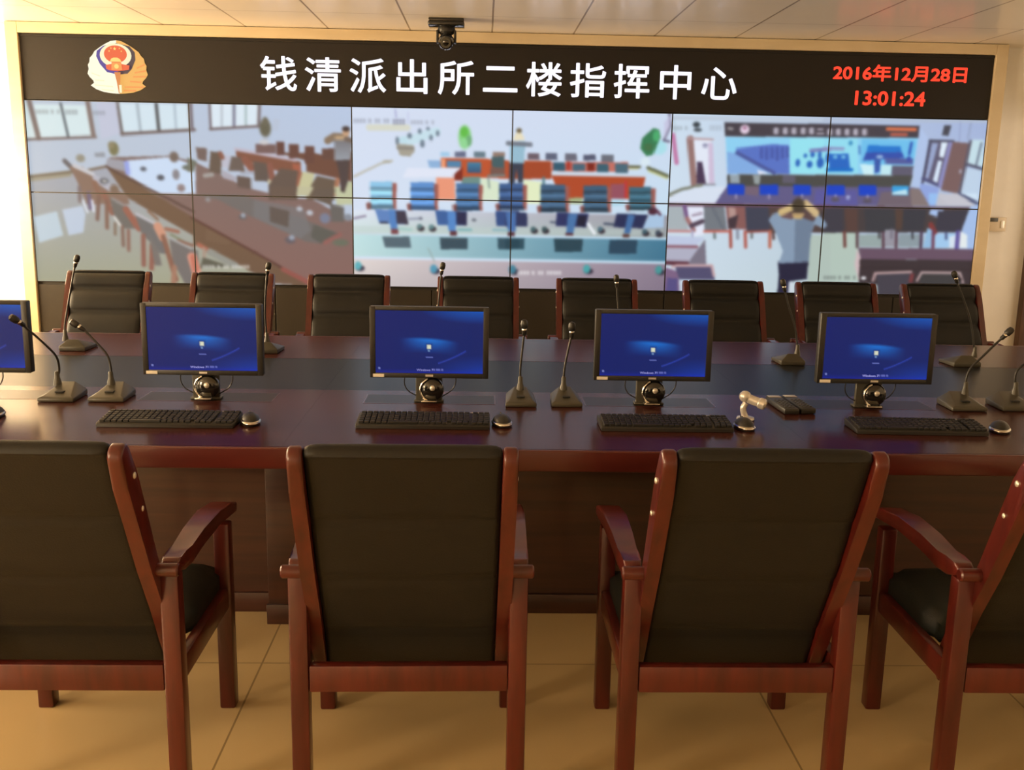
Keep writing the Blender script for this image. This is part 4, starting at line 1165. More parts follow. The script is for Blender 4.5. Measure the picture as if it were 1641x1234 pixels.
SS = 4                                                     # millimetres per painting cell
def rgb01(h): return np.array(h, np.float32)/255
def paint(ops, x_off, w, h):
    nx, ny = int(w/SS), int(h/SS); img = np.zeros((ny, nx, 3), np.float32)
    def inside(P, X, Y):
        r = np.zeros(X.shape, bool); n = len(P)
        for i in range(n):
            (xa, ya), (xb, yb) = P[i], P[(i+1) % n]
            if ya == yb: continue
            r ^= ((ya > Y) != (yb > Y)) & (X < (xb-xa)*(Y-ya)/(yb-ya)+xa)
        return r
    def region(x0, y0, x1, y1):
        i0, i1 = max(0, int((x0-x_off)/SS)-1), min(nx, int((x1-x_off)/SS)+2); j0, j1 = max(0, int(y0/SS)-1), min(ny, int(y1/SS)+2)
        if i0 >= i1 or j0 >= j1: return None
        Y, X = np.mgrid[j0:j1, i0:i1]; return i0, i1, j0, j1, (X+.5)*SS+x_off, (Y+.5)*SS
    def put(rg, mask, col, a):
        i0, i1, j0, j1 = rg[:4]; sub = img[j0:j1, i0:i1]; k = (mask*a)[..., None].astype(np.float32); sub[:] = sub*(1-k)+col*k
    for op in ops:
        t, q = op[0], op[-1]
        if t == 'g':
            x0, y0, x1, y1 = q; rg = region(x0, y0, x1, y1)
            if rg is None: continue
            cs = [rgb01(c) for c in op[1]]; u = np.clip((rg[4]-x0)/(x1-x0), 0, 1)[..., None]; v = np.clip((rg[5]-y0)/(y1-y0), 0, 1)[..., None]
            put(rg, np.ones(rg[4].shape), (cs[0]*(1-u)+cs[1]*u)*(1-v)+(cs[3]*(1-u)+cs[2]*u)*v, op[2])
        elif t == 'p':
            P = [(q[i], q[i+1]) for i in range(0, len(q), 2)]; ys = [p[1] for p in P]; xs = [p[0] for p in P]; rg = region(min(xs), min(ys), max(xs), max(ys))
            if rg is None: continue
            col = rgb01(op[1])
            if op[2]: v = np.clip((rg[5]-min(ys))/max(1, max(ys)-min(ys)), 0, 1)[..., None]; col = col*(1-v)+rgb01(op[2])*v
            put(rg, inside(P, rg[4], rg[5]), col, op[3])
        elif t == 'l':
            P = [(q[i], q[i+1]) for i in range(0, len(q), 2)]; hw = op[2]/2
            rg = region(min(p[0] for p in P)-hw, min(p[1] for p in P)-hw, max(p[0] for p in P)+hw, max(p[1] for p in P)+hw)
            if rg is None: continue
            m = np.zeros(rg[4].shape)
            for (xa, ya), (xb, yb) in zip(P, P[1:]):
                dx, dy = xb-xa, yb-ya; L2 = max(1, dx*dx+dy*dy); s = np.clip(((rg[4]-xa)*dx+(rg[5]-ya)*dy)/L2, 0, 1)
                d = np.hypot(rg[4]-xa-s*dx, rg[5]-ya-s*dy); m = np.maximum(m, np.clip((hw-d)/SS+.5, 0, 1))
            put(rg, m, rgb01(op[1]), op[3])
        else:
            cx, cy, rx, ry = q; rg = region(cx-rx, cy-ry, cx+rx, cy+ry)
            if rg is None: continue
            d = np.sqrt(((rg[4]-cx)/rx)**2+((rg[5]-cy)/ry)**2); put(rg, np.clip((1-d)*3, 0, 1), rgb01(op[1]), op[2])
    for _ in range(7):                                     # the pictures are soft
        p = np.pad(img, ((1, 1), (1, 1), (0, 0)), 'edge'); img = sum(p[j:j+ny, i:i+nx] for j in range(3) for i in range(3))/9
    return img
def lin(c): return np.where(c <= .04045, c/12.92, ((c+.055)/1.055)**2.4)
def picture(name, x0, x1, z0, z1, y, nx, ny, sample, m, parent, origin):
    """a flat lit picture: a grid facing -y with one colour per point"""
    u, v = np.meshgrid(np.linspace(0, 1, nx+1), np.linspace(0, 1, ny+1))
    co = np.stack([x0+u*(x1-x0)-origin[0], np.full(u.shape, y-origin[1]), z1+v*(z0-z1)-origin[2]], -1).reshape(-1, 3)
    i = np.arange((nx+1)*ny).reshape(ny, nx+1)[:, :-1].ravel(); fc = np.stack([i, i+nx+1, i+nx+2, i+1], 1)
    me = bpy.data.meshes.new(name); me.from_pydata(co.tolist(), [], fc.tolist())
    a = me.color_attributes.new('Col', 'FLOAT_COLOR', 'POINT'); col = np.ones((len(co), 4), np.float32); col[:, :3] = lin(sample(u.ravel(), v.ravel()))
    a.data.foreach_set('color', col.ravel()); me.materials.append(m)
    o = bpy.data.objects.new(name, me); C.objects.link(o); o.parent = parent; return o
for fi in range(3):
    W_, H_ = 2*PW*1000, 2*PH*1000
    img = paint(FEEDS[fi], fi*W_, W_, H_); ih, iw = img.shape[:2]
    for r in range(2):
        for c in range(2):
            X0, Z1 = WX0+(fi*2+c)*PW, ZM-r*PH; g = .0045
            b = NB(); bx(b, X0+.0006, X0+PW-.0006, D+.001, D+.09, Z1-PH+.0006, Z1-.0006)
            for q in ((X0+.0006, X0+g, Z1-PH+.0006, Z1-.0006), (X0+PW-g, X0+PW-.0006, Z1-PH+.0006, Z1-.0006), (X0+g, X0+PW-g, Z1-g, Z1-.0006), (X0+g, X0+PW-g, Z1-PH+.0006, Z1-PH+g)):
                bx(b, q[0], q[1], D-.004, D+.001, q[2], q[3])
            pn = vobj('display_panel', b, M_black)
            def smp(u, v, c=c, r=r):
                x = np.clip((c+.004+u*.992)/2*iw, 0, iw-1).astype(int); y = np.clip((r+.004+v*.992)/2*ih, 0, ih-1).astype(int); return img[y, x]
            picture('screen', X0+g, X0+PW-g, Z1-PH+g, Z1-g, D-.0005, 150, 84, smp, M_feed, pn, VC)
b = NB(); bx(b, WX0, WX1, D+.01, BACK_Y, 0, ZB-.004); cab = vobj('lower_cabinet', b, M_dark, label='dark cabinet below the screens')
for k in range(12):
    b = NB(); x = WX0+k*PW/2; bx(b, x+.004, x+PW/2-.004, D-.008, D+.012, .10, ZB-.02, .003); vobj('door', b, M_dark, cab)
b = NB(); bx(b, WX0, WX1, D, D+.02, 0, .09, .003); vobj('plinth', b, M_seam, cab)

# ceiling camera in front of the title strip
pc = thing('ptz_camera', 'black dome camera with square base hanging from the ceiling above the title strip', 'camera', (-.271, 7.15, CEIL))
b = NB(); bx(b, -.120, .120, -.05, .10, -.024, 0, .006); bx(b, -.124, .124, -.055, .105, -.052, -.022, .010); obj('base', b, M_gloss, pc)
b = NB(); lathe(b, [(.05, -.050), (.060, -.062), (.060, -.085), (.045, -.10)], (0, .02, 0), (0, 0, 1)); bx(b, -.068, -.052, -.02, .05, -.16, -.075, .006); bx(b, .052, .068, -.02, .05, -.16, -.075, .006); obj('yoke', b, M_black, pc)
b = NB(); lathe(b, [(.020, -.085), (.044, -.08), (.052, -.06), (.054, 0), (.05, .05), (.035, .065)], (0, .01, -.145), (0, 1, .25)); hd = obj('head', b, M_gloss, pc)
b = NB(); lathe(b, [(.030, -.092), (.034, -.092), (.036, -.083), (.030, -.080)], (0, .01, -.145), (0, 1, .25)); obj('lens_ring', b, M_olive, hd)
b = NB(); lathe(b, [(.004, -.094), (.020, -.092), (.028, -.086), (.028, -.082)], (0, .01, -.145), (0, 1, .25)); obj('lens', b, M_gloss, hd)
# switch box on the wall to the right of the frame
sw = thing('wall_switch', 'small ivory switch box with a dark top on the wall beside the screens', 'switch', (4.045, BACK_Y, 1.32))
b = NB(); bx(b, -.078, .078, -.035, 0, -.055, .055, .006); obj('housing', b, M_switch, sw)
b = NB(); bx(b, -.070, .005, -.042, -.035, .02, .05, .003); obj('display', b, M_olive, sw)
b = NB(); bx(b, .03, .06, -.040, -.035, -.03, .03, .002); obj('button', b, M_dull, sw)

# ------------------------------------------------------------------ conference table
TX0, TX1, TZ = -3.5, 3.6, .76
SEAM = [-2.27, -.61, 1.05, 2.71]
tb = thing('conference_table', 'long dark mahogany conference table with a blue grey centre strip, across the room', 'table', (0, 4.08, 0))
TO = Vector(tb.location)
def tobj(name, b, m, parent=None, smooth=40, label=None):
    bmesh.ops.translate(b, vec=-TO, verts=b.verts); o = obj(name, b, m, parent or tb, smooth)
    if label: o['label'] = label
    return o
xs = [TX0] + SEAM + [TX1]
MONX = [-1.845, -1.012, -.192, .628, 1.456]
for x0, x1 in zip(xs, xs[1:]):
    b = NB(); bx(b, x0+.0002, x1-.0002, 2.972, 3.83, TZ-.030, TZ); tobj('tabletop', b, M_table, label='glossy red brown top on the monitor side')
    b = NB(); bx(b, x0+.0002, x1-.0002, 4.53, 5.198, TZ-.030, TZ); tobj('tabletop', b, M_table, label='glossy red brown top on the screen side')
    b = NB(); bx(b, x0+.0002, x1-.0002, 3.831, 4.529, TZ-.030, TZ-.0005); tobj('centre_strip', b, M_inset, label='dark blue grey centre strip')
for y0, y1 in ((2.955, 2.971), (5.199, 5.215)):
    b = NB(); bx(b, TX0, TX1, y0, y1, .692, TZ, .005, 3); tobj('edge_band', b, M_edge, label='red brown moulded edge')
for yf, s in ((3.47, 1), (4.70, -1)):
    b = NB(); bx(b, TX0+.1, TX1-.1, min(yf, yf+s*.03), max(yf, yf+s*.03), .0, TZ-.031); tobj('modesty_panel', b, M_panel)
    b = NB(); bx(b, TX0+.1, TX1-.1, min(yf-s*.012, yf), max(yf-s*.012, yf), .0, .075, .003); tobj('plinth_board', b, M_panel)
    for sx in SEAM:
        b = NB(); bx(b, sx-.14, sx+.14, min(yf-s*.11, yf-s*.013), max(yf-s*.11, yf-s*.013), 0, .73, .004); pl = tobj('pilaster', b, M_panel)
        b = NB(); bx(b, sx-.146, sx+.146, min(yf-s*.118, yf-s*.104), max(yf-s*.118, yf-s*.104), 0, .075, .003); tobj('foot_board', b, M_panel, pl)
for mx in MONX:                                             # flush lids of the monitor lifts
    b = NB(); bx(b, mx-.24, mx+.24, 3.60, 3.75, TZ+.0001, TZ+.0006); lid = tobj('lift_lid', b, M_lid, label='dark lift lid let into the top')
    b = NB()
    for q in ((mx-.244, mx+.244, 3.596, 3.600), (mx-.244, mx+.244, 3.750, 3.754), (mx-.244, mx-.240, 3.600, 3.750), (mx+.240, mx+.244, 3.600, 3.750)):
        bx(b, q[0], q[1], q[2], q[3], TZ+.0001, TZ+.0008)
    tobj('lid_rim', b, M_edge, lid)

# ------------------------------------------------------------------ chairs
def make_chair(label, group):
    t = thing('armchair', label, 'chair', (0, 0, 0), 0, group)
    hw = .292
    for s in (-1, 1):
        b = NB(); g = box(b, (s*(hw-.023), -.24, .31), (.046, .046, .62), .006); obj('rear_leg', b, M_chair, t)
        b = NB(); g = box(b, (s*(hw-.023), .24, .29), (.046, .046, .58), .006); obj('front_leg', b, M_chair, t)
        cl = [(-.100, .290), (-.172, .43), (-.228, .54), (-.296, .66), (-.356, .79), (-.408, .900), (-.438, .965)]
        b = NB(); prism(b, ribbon(cl, [.026, .026, .025, .026, .030, .033, .029]), s*.217, s*.251, 'x', .008, 3); obj('back_post', b, M_chair, t)
        arm = [(.285, .612), (.22, .628), (.10, .642), (-.04, .640), (-.14, .628), (-.19, .628), (-.232, .638)]
        b = NB(); prism(b, ribbon(arm, [.014, .018, .019, .021, .024, .021, .0165]), s*.237, s*.303, 'x', .007, 3)
        for v in b.verts:                                  # broad in front, narrower toward the back
            k = .64 + .36*min(1., max(0., (v.co.y+.26)/.40)); v.co.x = s*.270 + (v.co.x - s*.270)*k
        obj('armrest', b, M_chair, t)
        b = NB(); lathe(b, [(.013, 0), (.0165, .003), (.0165, .053), (.013, .057)], (s*.246, -.282, .642), (s, 0, 0), 20); obj('arm_peg', b, M_chair, t)
        b = NB(); box(b, (s*(hw-.020), 0, .355), (.028, .43, .062), .004); obj('side_rail', b, M_chair, t)
        b = NB()
        ball(b, (s*.2515, -.398, .910), .008, (.45, 1, 1), 10); obj('stud', b, M_dull, t)
        b = NB(); ball(b, (s*.2515, -.358, .820), .0065, (.45, 1, 1), 10); obj('stud', b, M_dull, t)
    b = NB(); box(b, (0, -.245, .350), (.49, .03, .070), .004); obj('rear_rail', b, M_chair, t)
    b = NB(); box(b, (0, .245, .350), (.49, .03, .066), .004); obj('front_rail', b, M_chair, t)
    # seat cushion
    b = NB(); n, k = 14, 12
    def sv(i, j, top):
        u, v = -1+2*i/n, -1+2*j/k; e = max(0., 1-max(abs(u), abs(v))**6)
        x = u*(.262 if abs(v) < .75 else .242); y = .088+v*.184
        return (x, y, (.425+.030*e**.5 + .012*(1-u*u)*(1-v*v)) if top else .375)
    for top in (1, 0):
        V = [[b.verts.new(sv(i, j, top)) for j in range(k+1)] for i in range(n+1)]
        for i in range(n):
            for j in range(k): b.faces.new((V[i][j], V[i+1][j], V[i+1][j+1], V[i][j+1]))
    bmesh.ops.bridge_loops(b, edges=[e for e in b.edges if len(e.link_faces) == 1]); obj('seat', b, M_seat, t, 70)
    # padded back: a loop round the centre line, pushed across with soft sides
    cl = smooth_path([(-.105, .290), (-.170, .43), (-.226, .54), (-.294, .66), (-.354, .79), (-.406, .900), (-.440, .975)], 9)
    loop = []; N = len(cl)-1
    for i, p in enumerate(cl):
        tt = (cl[min(i+1, N)]-cl[max(i-1, 0)]).normalized(); nn = Vector((-tt.y, tt.x)); s = i/N
        groove = sum(.0060*math.exp(-((s-q)/.016)**2) for q in (.21, .46, .69)); loop.append((p + nn*(.016-groove), 0))
    tt = (cl[-1]-cl[-2]).normalized(); nn = Vector((-tt.y, tt.x))
    for a in range(1, 8): loop.append((cl[-1] + nn*.022*math.cos(PI*a/8)*1.0 + tt*.022*math.sin(PI*a/8) - nn*.004*a/8, 0))
    for i in range(N, -1, -1):
        p = cl[i]; tt = (cl[min(i+1, N)]-cl[max(i-1, 0)]).normalized(); nn = Vector((-tt.y, tt.x)); s = i/N
        ph = ((1-s)/.2 + .02) % 1; bulge = .006 + .036*max(0., math.sin(PI*ph))**.45; loop.append((p - nn*bulge, 1))
    cen = cl
    b = NB(); xsn = [-1, -.985, -.94, -.85, -.5, 0, .5, .85, .94, .985, 1]; rings = []
    for u in xsn:
        k = {1: .45, .985: .72, .94: .90, .85: .98}.get(abs(u), 1.); ring_ = []
        for q, fr in loop:
            j = min(range(N+1), key=lambda i: (cen[i]-q).length_squared); q2 = cen[j] + (q-cen[j])*k
            ring_.append(b.verts.new((u*.216, q2.x, q2.y)))
        rings.append(ring_)
    L = len(loop)
    for A, B in zip(rings, rings[1:]):
        for i in range(L): b.faces.new((A[i], A[(i+1) % L], B[(i+1) % L], B[i]))
    b.faces.new(rings[0]); b.faces.new(rings[-1]); obj('backrest', b, M_leather, t, 60)
    return t
NEAR = [(-1.018, 0, 'leather armchair seen from behind, cut by the left edge of the photo'),
        (-.176, .018, 'whole leather armchair seen from behind, in front of the keyboard left of the upright microphones'),
        (.647, 0, 'whole leather armchair seen from behind, in front of the silver webcam'),
        (1.478, -.01, 'leather armchair seen from behind, cut by the right edge of the photo')]
chair0 = make_chair(NEAR[0][2], 'armchairs on the near side of the table')
for k, (x, rz, lb) in enumerate(NEAR):
    loc = (x, 2.55, 0)
    if k == 0: chair0.location = loc; chair0.rotation_euler = (0, 0, rz)
    else: dup(chair0, loc, rz, lb, 'armchairs on the near side of the table')
FAR = [(-2.245, 'leftmost armchair of the far row, facing us beside the pale screen frame'),
       (-1.517, 'far row armchair partly hidden by the leftmost whole monitor, second from the left'),
       (-.806, 'far row armchair standing just left of the second whole monitor, third from the left'),
       (-.028, 'far row armchair behind the right half of the second whole monitor'),
       (.690, 'far row armchair behind the left end of the third whole monitor'),
       (1.480, 'far row armchair behind the right end of the third whole monitor'),
       (2.168, 'far row armchair behind the left half of the rightmost whole monitor, second from the right'),
       (2.842, 'rightmost armchair of the far row, facing us next to the brown doorway')]
for k, (x, lb) in enumerate(FAR):
    dup(chair0, (x*1.014, 5.76, 0), PI + (.02, -.01, .015, 0, -.015, .01, -.02, .03)[k], lb, 'armchairs facing us on the far side of the table')

# ------------------------------------------------------------------ monitors
def desk_sample(u, v):
    u = np.asarray(u); v = np.asarray(v); c = np.zeros((len(u), 3))
    c[:] = np.array((24, 37, 100))/255
    def add(col, a): c[:] = c*(1-a[:, None]) + np.array(col)/255*a[:, None]
    add((26, 34, 100), np.clip(1-u*1.6, 0, 1)*.6)
    add((24, 96, 196), np.clip(1-np.hypot((u-.95)/.55, (v+.06)/.26), 0, 1)**.8*.9)
    add((26, 66, 178), np.clip(1-np.hypot((u-1.0)/.5, (v-1.05)/.35), 0, 1)*.8)
    yy = v-(.465+.10*(u-.5)+.35*(u-.5)**2); lens = np.where(yy < 0, np.clip(1-np.abs(yy)/.045, 0, 1), np.clip(1-yy/.22, 0, 1)); add((30, 112, 206), lens*np.clip(1-((u-.5)/.29)**2, 0, 1)**1.5*.95)
    d = np.abs(v-(.84-.55*(u-.58)**1.0*(u > .58)-.9*np.clip(u-.58, 0, 1)**2)); add((58, 84, 214), np.clip(1-d/.022, 0, 1)*(u > .58)*(u < .84)*.6)
    add((30, 40, 190), np.clip((v-.93)/.07, 0, 1)*.4)
    r = np.maximum(np.abs(u-.497)/.024, np.abs(v-.575)/.042); add((24, 44, 110), np.clip((1.5-r)*3, 0, 1)*.6); add((214, 216, 190), np.clip((1.0-r)*2.5, 0, 1)); add((120, 150, 190), ((np.abs(u-.497) < .012) & (np.abs(v-.635) < .012)).astype(float)*.8)
    add((130, 140, 215), ((np.abs(v-.745) < .012) & (np.abs(u-.5) < .036)).astype(float)*.7)
    add((150, 160, 220), ((np.abs(v-.93) < .012) & (np.abs(u-.033) < .01)).astype(float)*.7)
    for k in range(4): add((150, 150, 225), ((np.abs(v-.942) < .016) & (np.abs(u-(.545+k*.024)) < .009)).astype(float)*.55)
    return np.clip(c, 0, 1)
M_txt = mat('screen lettering', (0, 0, 0), .6, emit=srgb(150, 150, 214), estr=1.)
def make_monitor(label, group):
    t = thing('monitor', label, 'monitor', (0, 0, 0), 0, group)
    W2, z0, z1 = .216, .096, .357
    b = NB(); bx(b, -W2, W2, 0, .032, z0, z1, .004); bx(b, -.15, .15, .032, .052, z0+.04, z1-.05, .010)
    for q in ((-W2, -.1955, z0, z1), (.1955, W2, z0, z1), (-.1955, .1955, z1-.014, z1), (-.1955, .1955, z0, z0+.018)): bx(b, q[0], q[1], -.004, 0, q[2], q[3], .0015)
    hs = obj('housing', b, M_black, t)
    sc = picture('screen', -.1955, .1955, z0+.018, z1-.014, -.0012, 104, 62, desk_sample, M_desk, t, (0, 0, 0))
    tx = text_mesh('screen_lettering', 'Windows 7', -.046, .014, z0+.026, z0+.034, M_txt, y=-.0016); tx.parent = sc
    b = NB(); bx(b, -.205, -.165, -.0052, -.004, z0+.003, z0+.014); st = obj('label_sticker', b, M_label, t); st['label'] = 'white sticker on the lower left corner'
    b = NB(); bx(b, -.014, .014, -.0052, -.004, z0+.006, z0+.013); obj('badge', b, M_dull, t)
    b = NB(); bx(b, -.052, .046, .030, .052, 0, z0+.05, .006); bx(b, -.058, .052, .020, .064, 0, .008, .003); obj('stand_post', b, M_olive, t)
    b = NB(); lathe(b, [(.010, -.022), (.030, -.020), (.041, -.012), (.044, 0), (.040, .022)], (.010, .012, .052), (0, 1, 0), 28); hub = obj('stand_hub', b, M_gloss, t)
    b = NB(); n = 16
    tube(b, [(.010+.043*math.cos(a), -.003, .052+.043*math.sin(a)) for a in [PI*.62+PI*.76*k/n for k in range(n+1)]], .0035, 8); obj('chrome_rim', b, M_metal, hub)
    b = NB(); ball(b, (.012, -.011, .060), .0105, (1, .6, 1), 14); obj('hub_glint', b, M_dull, hub)  # pale ball standing in for the bright reflection on the glossy hub
    b = NB(); bx(b, -.028, .028, -.030, .020, .010, .015, .0015); obj('clip_plate', b, M_metal, t)
    for pts in ([(-.088, .03, z0+.02), (-.094, .034, .070), (-.080, .036, .040), (-.050, .036, .022), (-.030, .034, .014)], [(.094, .03, z0+.02), (.096, .034, .075), (.082, .036, .045), (.056, .036, .026), (.030, .034, .012)]):
        b = NB(); tube(b, smooth_path(pts, 5), .0022, 8); obj('cable', b, M_black, t)
    return t
MON = ['monitor with a blue screen cut by the left edge of the photo',
       'leftmost whole monitor with a blue screen, right of the leaning microphones',
       'monitor with a blue screen left of the two upright microphones',
       'monitor with a blue screen between the upright microphones and the silver webcam',
       'monitor with a blue screen right of the two remote controls']
for k, x in enumerate(MONX):
    loc = (x, 3.60, TZ+.0010)
    if k == 0: mon0 = make_monitor(MON[0], 'monitors along the table'); mon0.location = loc
    else: dup(mon0, loc, 0, MON[k])

# ------------------------------------------------------------------ keyboards and mice
def make_keyboard(label, group):
    t = thing('keyboard', label, 'keyboard', (0, 0, 0), 0, group)
    b = NB(); prism(b, [(-.068, 0), (.068, 0), (.068, .024), (.060, .026), (-.062, .015), (-.068, .010)], -.222, .222, 'x', .004, 2); obj('body', b, M_black, t)
    b = NB()
    for r in range(6):
        y = -.053 + r*.0195 + (.004 if r == 5 else 0); z = .0155 + (y+.062)*.088
        x = -.212
        while x < .205:
            w = .0165
            if r == 0 and -.12 < x < -.02: w = .100
            if abs(x-.087) < .006 or abs(x-.150) < .006: x += .010; continue
            box(b, (x+w/2, y, z+.003), (w, .0150, .008), .0015, 1); x += w+.0028
    obj('keys', b, M_keys, t, 0)
    b = NB(); bx(b, .155, .200, .0600, .0640, .0262, .0275); obj('status_lights', b, M_dull, t)
    return t
KB = [(-1.030, 3.255, .006, 'black keyboard in front of the leftmost whole monitor'), (-.193, 3.275, 0, 'black keyboard in front of the monitor left of the upright microphones'),
      (.620, 3.275, 0, 'black keyboard left of the silver webcam'), (1.480, 3.270, -.03, 'black keyboard in front of the rightmost monitor')]
for k, (x, y, rz, lb) in enumerate(KB):
    if k == 0: kb0 = make_keyboard(lb, 'keyboards on the table'); kb0.location = (x, y, TZ+.0012); kb0.rotation_euler = (0, 0, rz)
    else: dup(kb0, (x, y, TZ+.0012), rz, lb)
def make_mouse(label, group):
    t = thing('computer_mouse', label, 'mouse', (0, 0, 0), 0, group)
    b = NB(); ball(b, (0, 0, .004), 1, (.033, .056, .032), 24)
    for v in b.verts: v.co.z = max(v.co.z, 0)
    obj('body', b, M_black, t, 60)
    b = NB(); ball(b, (0, -.002, .008), 1, (.0355, .0585, .013), 24)
    for v in b.verts: v.co.z = max(v.co.z, .003)
    rim = obj('side_rim', b, M_metal, t, 60); rim['label'] = 'silver side band'
    b = NB(); lathe(b, [(.007, -.003), (.009, -.002), (.009, .002), (.007, .003)], (0, .030, .026), (1, 0, 0), 16); obj('scroll_wheel', b, M_olive, t)
    b = NB(); bx(b, -.0006, .0006, .012, .05, .020, .0335); obj('button_split', b, M_seam, t)
    return t
MS = [(-1.640, 3.315, 'mouse at the left edge of the photo, mostly cut off'), (-.770, 3.265, 'black mouse with silver sides right of the leftmost keyboard'), (.070, 3.285, 'black mouse with silver sides in front of the upright microphones'),
      (.893, 3.275, 'black mouse with silver sides in front of the silver webcam'), (1.775, 3.275, 'black mouse with silver sides right of the rightmost keyboard')]
for k, (x, y, lb) in enumerate(MS):
    if k == 0: ms0 = make_mouse(lb, 'computer mice on the table'); ms0.location = (x, y, TZ+.0012)
    else: dup(ms0, (x, y, TZ+.0012), (0, .25, .12, .05, -.4)[k], lb)

# ------------------------------------------------------------------ gooseneck microphones
def make_microphone(label, group, loc, w, path, flip, rz=0.):
    """path: neck points relative to the foot; flip: the wedge faces the far side"""
    t = thing('gooseneck_microphone', label, 'microphone', loc, 0, group)
    s = -1 if flip else 1; h, dp = w/2, .15
    b = NB()
    lo = [(-h, -.075), (h, -.075), (h*.92, .075), (-h*.92, .075)]; mid = [(-h, -.075, .014), (h, -.075, .014), (h*.92, .075, .020), (-h*.92, .075, .020)]
    top = [(-h*.72, -.055, .020), (h*.72, -.055, .020), (h*.36, .055, .052), (-h*.36, .055, .052)]
    V = [[b.verts.new((x, y*s, 0)) for x, y in lo], [b.verts.new((x, y*s, z)) for x, y, z in mid], [b.verts.new((x, y*s, z)) for x, y, z in top]]
    b.faces.new(V[0][::-1]); b.faces.new(V[2])
    for A, B in zip(V, V[1:]):
        for i in range(4): b.faces.new((A[i], A[(i+1) % 4], B[(i+1) % 4], B[i]))
    bmesh.ops.bevel(b, geom=b.edges[:], offset=.003, segments=2, profile=.5, affect='EDGES'); bs = obj('base', b, M_olive, t)
    b = NB(); r = Matrix.Rotation(s*.29, 3, 'X'); box(b, (0, -.028*s, .0295), (h*.5, .020, .004), .001, 1, None); obj('talk_button', b, M_seam, bs)
    b = NB(); q = Vector(path[0]); lathe(b, [(.015, .040), (.013, .055), (.009, .070), (.0085, max(.088, q.z+.02)), (.006, max(.092, q.z+.024))], (q.x, q.y, 0), (0, 0, 1), 16); obj('collar', b, M_olive, t)
    P = smooth_path(path, 6); b = NB(); tube(b, P[:-3], .0042, 10); obj('gooseneck', b, M_black, t)
    d = (P[-1]-P[-6]).normalized(); b = NB(); e = P[-1]; lathe(b, [(.004, -.040), (.008, -.034), (.0088, -.012), (.0125, -.008), (.0135, .008), (.011, .018), (.005, .022)], e, d, 16); hd = obj('microphone_head', b, M_black, t)
    b = NB(); lathe(b, [(.0092, -.020), (.0096, -.019), (.0096, -.014), (.0092, -.013)], e, d, 16); obj('light_ring', b, M_metal, hd)
    return t
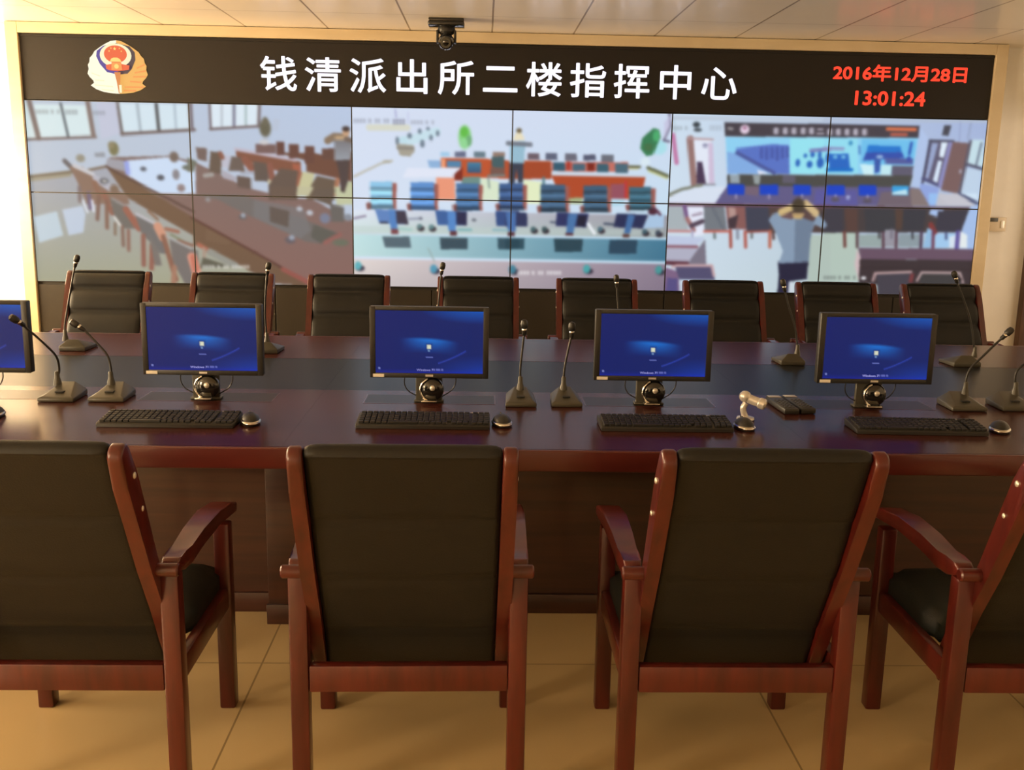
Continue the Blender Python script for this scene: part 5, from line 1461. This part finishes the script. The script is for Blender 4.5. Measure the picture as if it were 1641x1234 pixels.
MICS = [
('black microphone leaning left toward the cut off screen, left one of the leaning pair', (-1.53, 3.621), .128, [(-0.033, 0.035, 0.067), (-0.024, 0.035, 0.1), (-0.023, 0.015, 0.151), (-0.045, -0.02, 0.201), (-0.076, -0.062, 0.255), (-0.096, -0.088, 0.287), (-0.108, -0.098, 0.3)], False),
('black microphone leaning left, right one of the leaning pair', (-1.355, 3.631), .128, [(-.016, .035, .068), (-.014, .035, .101), (-.024, .035, .152), (-.06, .035, .198), (-.102, .035, .244), (-.132, .035, .266)], False),
('upright black microphone beside the second whole monitor, left one of the upright pair', (.145, 3.631), .114, [(0, .035, .07), (-.001, .035, .126), (.005, .035, .197), (.01, .035, .255), (.01, .035, .286)], False),
('upright black microphone beside the third whole monitor, right one of the upright pair', (.314, 3.640), .114, [(-.006, .035, .07), (-.004, .035, .126), (.008, .035, .198), (.018, .035, .249), (.019, .035, .278)], False),
('black microphone leaning right toward the doorway, right of the rightmost monitor', (1.817, 3.648), .132, [(.028, .035, .063), (.028, .035, .109), (.041, .035, .146), (.075, .035, .184), (.124, .035, .238), (.169, .035, .284)], False),
('black microphone bending right, cut by the right edge of the photo', (2.013, 3.658), .132, [(.031, .035, .063), (.025, .035, .11), (.033, .035, .141), (.073, .035, .176), (.121, .035, .215), (.161, .035, .244)], False),
('tall far side microphone in front of the leftmost far chair', (-1.906, 4.709), .130, [(-.043, -.03, .050), (-.043, -.03, .104), (-.025, -.03, .192), (-.001, -.03, .294), (.019, -.03, .375), (.033, -.03, .421)], True),
('tall far side microphone rising behind the right end of the leftmost whole monitor', (-1.014, 4.712), .125, [(.001, -.03, .055), (-.004, -.03, .191), (.006, -.03, .337), (.017, -.03, .401)], True),
('tall far side microphone rising behind the second whole monitor', (-.213, 4.724), .125, [(.004, -.03, .052), (.003, -.03, .201), (.014, -.03, .349), (.023, -.03, .413)], True),
('tall far side microphone rising behind the third whole monitor', (.637, 4.722), .125, [(.016, -.03, .05), (.006, -.03, .214), (-.003, -.03, .303), (-.009, -.03, .368)], True),
('tall far side microphone left of the rightmost monitor', (1.439, 4.583), .122, [(.029, -.03, .055), (.014, -.03, .157), (-.026, -.03, .267), (-.045, -.03, .324), (-.06, -.03, .373)], True),
('tall far side microphone leaning left in front of the rightmost far chair', (2.265, 4.600), .140, [(.049, -.03, .060), (.016, -.03, .201), (-.032, -.03, .316), (-.065, -.03, .379), (-.084, -.03, .422)], True)]
for lb, (x, y), w, path, flip in MICS:
    make_microphone(lb, 'microphones on the far side' if flip else 'microphones beside the monitors', (x, y, TZ+.0012), w, path, flip)

# ------------------------------------------------------------------ small things on the table
wc = thing('webcam', 'small silver webcam with ball head behind a mouse on the table', 'webcam', (.930, 3.40, TZ+.0012))
b = NB(); lathe(b, [(.030, 0), (.032, .003), (.030, .009), (.012, .013)], (0, 0, 0), (0, 0, 1)); obj('base', b, M_pearl, wc)
b = NB(); tube(b, smooth_path([(0, 0, .010), (-.008, 0, .026), (-.010, 0, .044), (-.002, 0, .060)], 4), [.011]*13, 12); obj('stem', b, M_pearl, wc)
b = NB(); ball(b, (-.006, 0, .083), .021, (1, 1, 1), 20); obj('ball_head', b, M_pearl, wc)
b = NB(); lathe(b, [(.013, -.004), (.0165, 0), (.0165, .036), (.020, .040), (.020, .058), (.016, .062)], (.006, -.004, .076), (.86, -.45, -.26), 20); br = obj('barrel', b, M_pearl, wc)
b = NB(); lathe(b, [(.0125, .0605), (.0125, .0635), (.004, .0645)], (.006, -.004, .076), (.86, -.45, -.26), 20); obj('lens', b, M_dull, br)
for k, (x, y, rz, lb) in enumerate([(1.118, 3.60, .03, 'black remote control lying next to the silver webcam'), (1.182, 3.61, .03, 'black remote control with a pale end, on the side nearer the rightmost monitor')]):
    if k == 0:
        rc = thing('remote_control', lb, 'remote control', (x, y, TZ+.0012), rz, 'remote controls lying on the table')
        b = NB(); bx(b, -.028, .028, -.115, .115, 0, .022, .006); obj('body', b, M_black, rc)
        b = NB(); bx(b, -.024, .024, .080, .112, .0222, .0236, .001); e = obj('end_plate', b, M_dull, rc); e['label'] = 'pale plate at one end'
        b = NB()
        for r in range(6):
            for c in range(3): box(b, (-.015+c*.015, -.085+r*.024, .0232), (.009, .011, .003), .001, 1)
        obj('buttons', b, M_olive, rc)
    else: dup(rc, (x, y, TZ+.0012), rz, lb)
